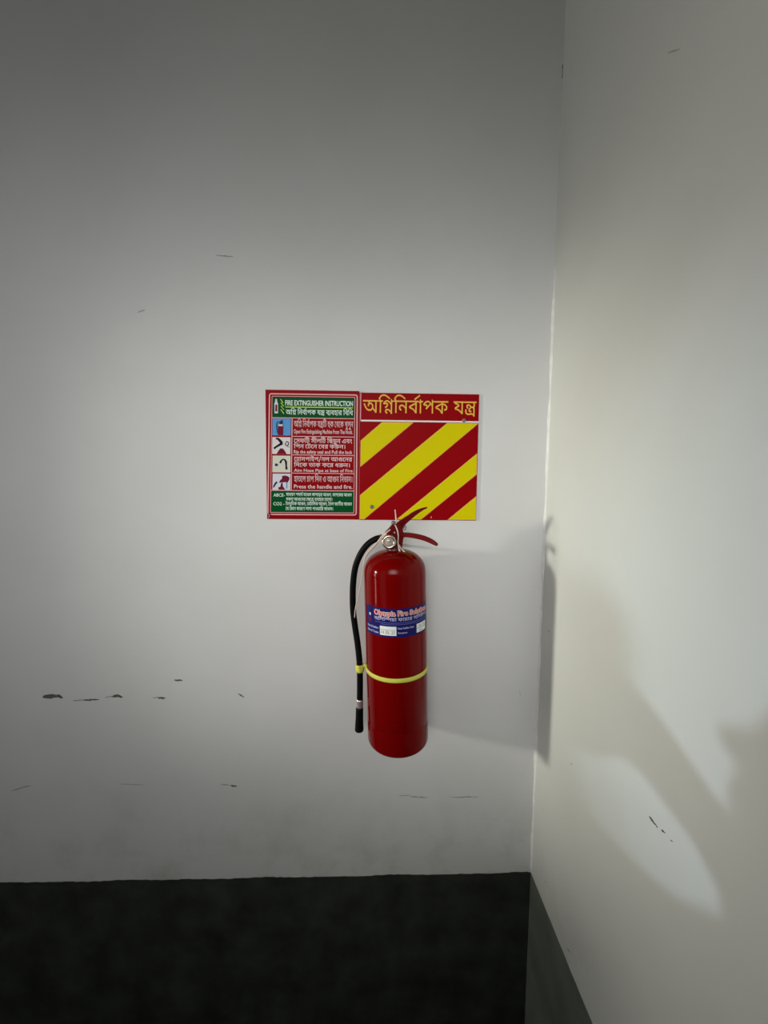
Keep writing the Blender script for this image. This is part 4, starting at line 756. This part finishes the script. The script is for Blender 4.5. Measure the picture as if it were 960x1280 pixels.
# levers: pressed-steel channels that taper to their tips
def lever(name, pts, half, m, parent, yh=0.010):
    q = smooth_path([(x, y, h, k) for (x, y), h, k in zip(pts, half, yh if isinstance(yh, (list, tuple)) else [yh] * len(pts))], 5)
    bm = bmesh.new(); rings = []
    for i, v in enumerate(q):
        t = (Vector(q[min(i + 1, len(q) - 1)][:2]) - Vector(q[max(i - 1, 0)][:2])).normalized(); n = Vector((-t.y, t.x))
        c = Vector(v[:2]); h = v[2]; yk = v[3]; ring = []
        for (a, b) in ((1, -0.75), (0.75, -1), (-0.75, -1), (-1, -0.75), (-1, 0.75), (-0.75, 1), (0.75, 1), (1, 0.75)):
            p = c + n * (h * a); w3 = at(p.x, p.y, YV + swing(c.x)); ring.append(bm.verts.new((w3.x, w3.y + yk * b, w3.z)))
        rings.append(ring)
    for a, b in zip(rings, rings[1:]):
        for k in range(8): bm.faces.new((a[k], a[(k + 1) % 8], b[(k + 1) % 8], b[k]))
    bm.faces.new(rings[0]); bm.faces.new(rings[-1][::-1])
    bmesh.ops.recalc_face_normals(bm, faces=bm.faces[:])
    return from_bm(name, bm, m, parent, False)
lever('squeeze_lever', [(494, 661.0), (499.6, 656.2), (505, 651.8), (511.3, 647.0), (519.6, 641.0), (527.6, 636.6), (533.8, 634.4)], [4.4, 4.2, 3.6, 3.0, 2.4, 1.5, 0.7], E_LEVER, ex, [0.012, 0.0122, 0.011, 0.010, 0.009, 0.0075, 0.005])
lever('carry_handle', [(499, 668.6), (506, 668.4), (513.3, 669.0), (525.8, 671.4), (536, 675.0), (542.5, 678.4), (546.6, 681.0)], [2.4, 2.6, 2.7, 2.9, 2.9, 2.6, 1.5], E_LEVER, ex, [0.012, 0.012, 0.0115, 0.0105, 0.010, 0.009, 0.006])
lathe('rivet', P(492.8, 665.2) + Vector((0, -0.011, 0)), (0, -1, 0), [(0.0024, 0), (0.0024, 0.0012), (0.0012, 0.002), (0, 0.002)], E_STEEL, ex, 14)
# pressure gauge, facing the viewer
gc = at(486.3, 677.4, -0.128)
ga = (CAM - gc).normalized(); ga = Vector((ga.x * 0.5, ga.y, ga.z * 0.35)).normalized()
gz = lathe('pressure_gauge', gc + ga * -0.014, ga, [(0, 0), (0.0085, 0), (0.0085, 0.006), (0.0165, 0.007), (0.0185, 0.009), (0.0187, 0.015), (0.0172, 0.0175), (0.0132, 0.0178), (0.0122, 0.0165)], E_CHROME, ex, 40)
gf = lathe('gauge_face', gc + ga * -0.014, ga, [(0.0124, 0.0155), (0.0105, 0.0172), (0.006, 0.0184), (0, 0.0188)], E_FACE, gz, 32)
ux = ga.cross(Vector((0, 0, 1))).normalized() * -1; uz = ux.cross(ga) * -1
if uz.z < 0: uz = -uz
if ux.x < 0: ux = -ux
def gsurf(x, y, e): return gc + ux * x + uz * y + ga * (0.0049 + e)
patch('gauge_scale', [(0.0085 * math.cos(a), 0.0085 * math.sin(a)) for a in [0.9 + 0.15 * k for k in range(9)]] + [(0.006 * math.cos(a), 0.006 * math.sin(a)) for a in [2.1 - 0.15 * k for k in range(9)]], gsurf, 0.0, E_GGREEN, gf)
patch('gauge_needle', [(0.0, -0.002), (0.0045, 0.0015), (0.0052, 0.0045), (0.0035, 0.003)], gsurf, 0.0003, S_BLACK, gf)
tube('gauge_stem', [gc + ga * -0.016, Vector((at(489, 677, YV).x, YV, at(489, 677, YV).z))], [0.006, 0.006], E_CHROME, gz, 14, 1)
# safety pin with its ring, pin end and the cream seal cord
pn = lathe('safety_pin', P(491.2, 653.6, -0.018), (0.25, -1, 0.1), [(0, 0), (0.0052, 0), (0.0058, 0.002), (0.0058, 0.005), (0.0038, 0.0065), (0, 0.0065)], E_GREY, ex, 18)
tube('pin_shaft', [P(491.6, 654.2, -0.014), P(499, 657, 0.0), P(505.6, 659.2, 0.012)], [0.0017] * 3, E_GREY, pn, 8, 3)
ring_pts = [P(506.0 + 2.3 * math.cos(a) * 0.6, 659.6 + 3.0 * math.sin(a), 0.008) for a in [k / 10 * 2 * PI for k in range(11)]]
tube('pin_ring', ring_pts, [0.0012] * 11, E_GREY, pn, 6, 2)
cr = 0.0017
tube('seal_cord', [P(493.9, 637.0, -0.02), P(494.6, 644, -0.02), P(495.4, 652.6, -0.018), P(493.6, 655.4, -0.017), P(495.2, 659, -0.016), P(497.2, 664.5, -0.016), P(497.8, 671.4, -0.016), P(497.4, 678, -0.016), P(498.4, 684.5, -0.018), P(500.4, 690.8, -0.024)], [cr * 0.8, cr, cr * 1.25, cr, cr, cr, cr, cr, cr * 1.3, cr * 1.5], E_CORD, ex, 8, 5)
tube('seal_cord', [P(498.6, 681, -0.016), P(502, 686.4, -0.019), P(504.8, 689.0, -0.022), P(507.2, 692.6, -0.028)], [cr, cr, cr * 1.2, cr * 1.4], E_CORD, ex, 8, 5)
tube('seal_cord', [P(488, 662.0, -0.013), P(481.6, 667.0, -0.016), P(476.2, 671.8, -0.016), P(470.6, 679.2, -0.014), P(463, 687.4, -0.012), P(457.2, 694.6, -0.012), P(454.4, 706, -0.012), P(451.4, 726, -0.008), P(447.6, 746, -0.004), P(444.4, 760, -0.006), P(443.2, 772, -0.010)], [cr, cr * 1.1, cr, cr, cr * 1.1, cr * 1.1, cr * .8, cr * .75, cr * .75, cr * .75, cr * .7], E_CORD, ex, 8, 5)
tube('seal_cord', [P(484, 665.4, -0.014), P(478.0, 672.6, -0.018), P(471.0, 680.6, -0.012), P(462, 689.8, -0.010), P(456.2, 697.6, -0.010)], [cr * .8] * 5, E_CORD, ex, 8, 5)
tube('cord_knot', [P(481.8, 666.6, -0.018), P(482.8, 669.0, -0.018)], [0.0028, 0.0024], E_CORD, ex, 8, 1)
lathe('blow_off_plug', P(499.6, 681.5, 0.0), (0.9, -0.45, 0), [(0.0075, -0.006), (0.0075, 0.004), (0.005, 0.006), (0, 0.006)], S_BLACK, ex, 18)
# hose
hp = [(477.5, 671.6), (471, 673.2), (462, 678.4), (454, 687.2), (447.8, 698.6), (443.6, 712), (441.4, 730), (440.9, 748), (441.6, 766), (444.2, 786), (447.2, 806), (449.4, 828), (450.0, 850), (449.8, 876)]
hd = [0.0, -0.002, -0.004, -0.004, -0.002, 0.004, 0.01, 0.014, 0.016, 0.014, 0.010, 0.006, 0.006, 0.006]
hose = tube('hose', [P(x, y, d) for (x, y), d in zip(hp, hd)], [0.0066, 0.0084] + [0.0086] * 12, E_HOSE, ex, 20, 7)
lathe('hose_nut', P(476.0, 671.9, 0), (P(470, 673.6) - P(478, 671.4)).normalized(), [(0, -0.004), (0.0085, -0.004), (0.0085, 0.005), (0.007, 0.006), (0, 0.006)], E_GREY, ex, 18)
def along(name, pa, pb, prof_, m, d=0.006):
    a, b = P(pa[0], pa[1], d), P(pb[0], pb[1], d); L_ = (b - a).length
    return lathe(name, a, (b - a), [(r, h * L_) for r, h in prof_], m, ex, 24)
along('hose_ferrule', (449.8, 873.6), (449.5, 884.2), [(0, 0), (0.0094, 0), (0.0098, 0.15), (0.0094, 0.3), (0.0098, 0.5), (0.0094, 0.7), (0.0098, 0.85), (0.0094, 1.0), (0, 1.0)], E_STEEL)
along('nozzle', (449.5, 883.6), (449.0, 913.0), [(0, 0), (0.0098, 0), (0.0104, 0.1), (0.0108, 0.5), (0.0122, 0.92), (0.0124, 0.97), (0.0116, 1.0), (0.0075, 1.0), (0.006, 0.8), (0, 0.8)], E_HOSE)
along('hose_clip', (449.6, 830.4), (449.9, 839.2), [(0.0085, 0), (0.0112, 0), (0.0116, 0.2), (0.0116, 0.8), (0.0112, 1.0), (0.0085, 1.0)], E_STRAP)
# strap round the cylinder, joined to the hose clip
hb = (at(495.5, 851.2, YV - R) - AX0).dot(AXD) + 0.0
lathe('strap', AX0 + AXD * (hb - 0.0055), AXD, [(R - 0.0005, 0), (R + 0.0016, 0), (R + 0.0020, 0.003), (R + 0.0020, 0.008), (R + 0.0016, 0.011), (R - 0.0005, 0.011)], E_STRAP, ex, 96)
cs_ = AX0 + AXD * hb
tube('strap_link', [P(452.4, 834.4, 0.002), cs_ + Vector((-R + 0.001, 0.0, 0.002))], [0.005, 0.0055], E_STRAP, ex, 8, 1, 0.4)
lathe('clip_stud', P(449.2, 834.6, -0.005), (0, -1, 0), [(0.0034, 0), (0.0034, 0.0018), (0.002, 0.0028), (0, 0.0028)], S_ORANGE, ex, 14)

# --- label wrapped on the cylinder; u = angle in degrees from the viewer-facing line, v = pixel row on that line
LV0, LV1 = 761.0, 797.2
hl0 = (at(495, LV0, YV - R) - AX0).dot(AXD); hl1 = (at(495, LV1, YV - R) - AX0).dot(AXD)
AXS = Vector((0, -1, 0)); AXS = (AXS - AXD * AXS.dot(AXD)).normalized(); AXT = AXD.cross(AXS); AXT = AXT if AXT.x > 0 else -AXT
def cyl(u, v, eps):
    a = math.radians(u); h = lerp(hl0, hl1, (v - LV0) / (LV1 - LV0))
    return AX0 + AXD * h + (AXS * math.cos(a) + AXT * math.sin(a)) * (R + eps)
def cpatch(name, u0, u1, v0, v1, eps, m, parent, n=24):
    vs, fs = [], []
    for i in range(n + 1):
        u = lerp(u0, u1, i / n); vs += [tuple(cyl(u, v0, eps)), tuple(cyl(u, v1, eps))]
        if i: fs.append((2 * i - 2, 2 * i - 1, 2 * i + 1, 2 * i))
    me = bpy.data.meshes.new(name); me.from_pydata(vs, [], fs); me.update()
    return link(name, me, m, parent)
lb = cpatch('label', -66, 72, LV0, LV1, 0.0004, E_NAVY, ex, 48)
letter('brand_outline', latin('Olympia Fire Solutions', 0.07), -44, 67, 770.0, 763.6, cyl, 0.0007, E_LPEACH, lb)
letter('brand_lettering', latin('Olympia Fire Solutions', 0.012), -44, 67, 770.0, 763.6, cyl, 0.0010, E_LRED, lb)
letter('lettering', bangla('brand', 10), -43, 66, 776.6, 772.8, cyl, 0.0007, E_LTXT, lb)
cpatch('fine_print', -42, 62, 778.6, 779.3, 0.0007, E_LDIM, lb)
cpatch('fine_print', -30, 56, 780.6, 781.3, 0.0007, E_LDIM, lb)
letter('lettering', latin('Date Of Refilling', 0.02), -62, -34, 788.0, 785.4, cyl, 0.0007, E_LTXT, lb)
letter('lettering', latin('Date Of Testing', 0.02), -62, -34, 793.6, 791.0, cyl, 0.0007, E_LTXT, lb)
letter('lettering', latin('Next Refilling Date', 0.02), 0.5, 30, 786.8, 784.4, cyl, 0.0007, E_LTXT, lb)
letter('lettering', latin('Signature', 0.02), 0.5, 17, 792.4, 790.2, cyl, 0.0007, E_LTXT, lb)
bx = cpatch('date_box', -31.5, -2.0, 783.4, 794.8, 0.0007, E_LWHITE, lb, 8)
cpatch('box_line', -30.5, -3.0, 787.6, 788.0, 0.0010, E_INK, bx, 8)
letter('handwriting', latin('14. 05. 23', 0.0), -29, -5, 792.8, 788.8, cyl, 0.0010, E_INK, bx)
by = cpatch('date_box', 36, 63, 783.6, 794.8, 0.0007, E_LWHITE, lb, 8)
cpatch('box_line', 37, 62, 789.2, 789.7, 0.0010, E_INK, by, 8)
letter('handwriting', latin('05. 24', 0.0), 41, 59, 788.0, 785.4, cyl, 0.0010, E_INK, by)
letter('handwriting', latin('zr', 0.0), 42, 52, 793.8, 791.0, cyl, 0.0010, E_INK, by)
cpatch('emblem', -56.5, -51.5, 770.0, 773.5, 0.0007, E_LTXT, lb, 4)
cpatch('emblem', -57.5, -50.5, 776.0, 781.0, 0.0007, S_MAROON, lb, 4)
settle(ex)
for o in (gz, gf, pn, lb, bx, by): pass

# steel hook plate that carries the extinguisher, behind the neck
hk = empty('wall_hook', (0.056, 0, 1.60))
tag(hk, 'small grey steel wall hook behind the extinguisher neck', 'hook')
xh = at(494, 676, YV).x; zh = at(494, 682, YV).z
box('hook_plate', xh - 0.014, xh + 0.014, -0.004, -0.0005, zh - 0.05, zh + 0.02, E_GREY, hk, 0.0008)
tube('hook_arm', [(xh, -0.002, zh - 0.012), (xh, -0.05, zh - 0.012), (xh, -0.0868, zh - 0.006)], [0.004, 0.004, 0.004], E_GREY, hk, 10, 4)
settle(hk)
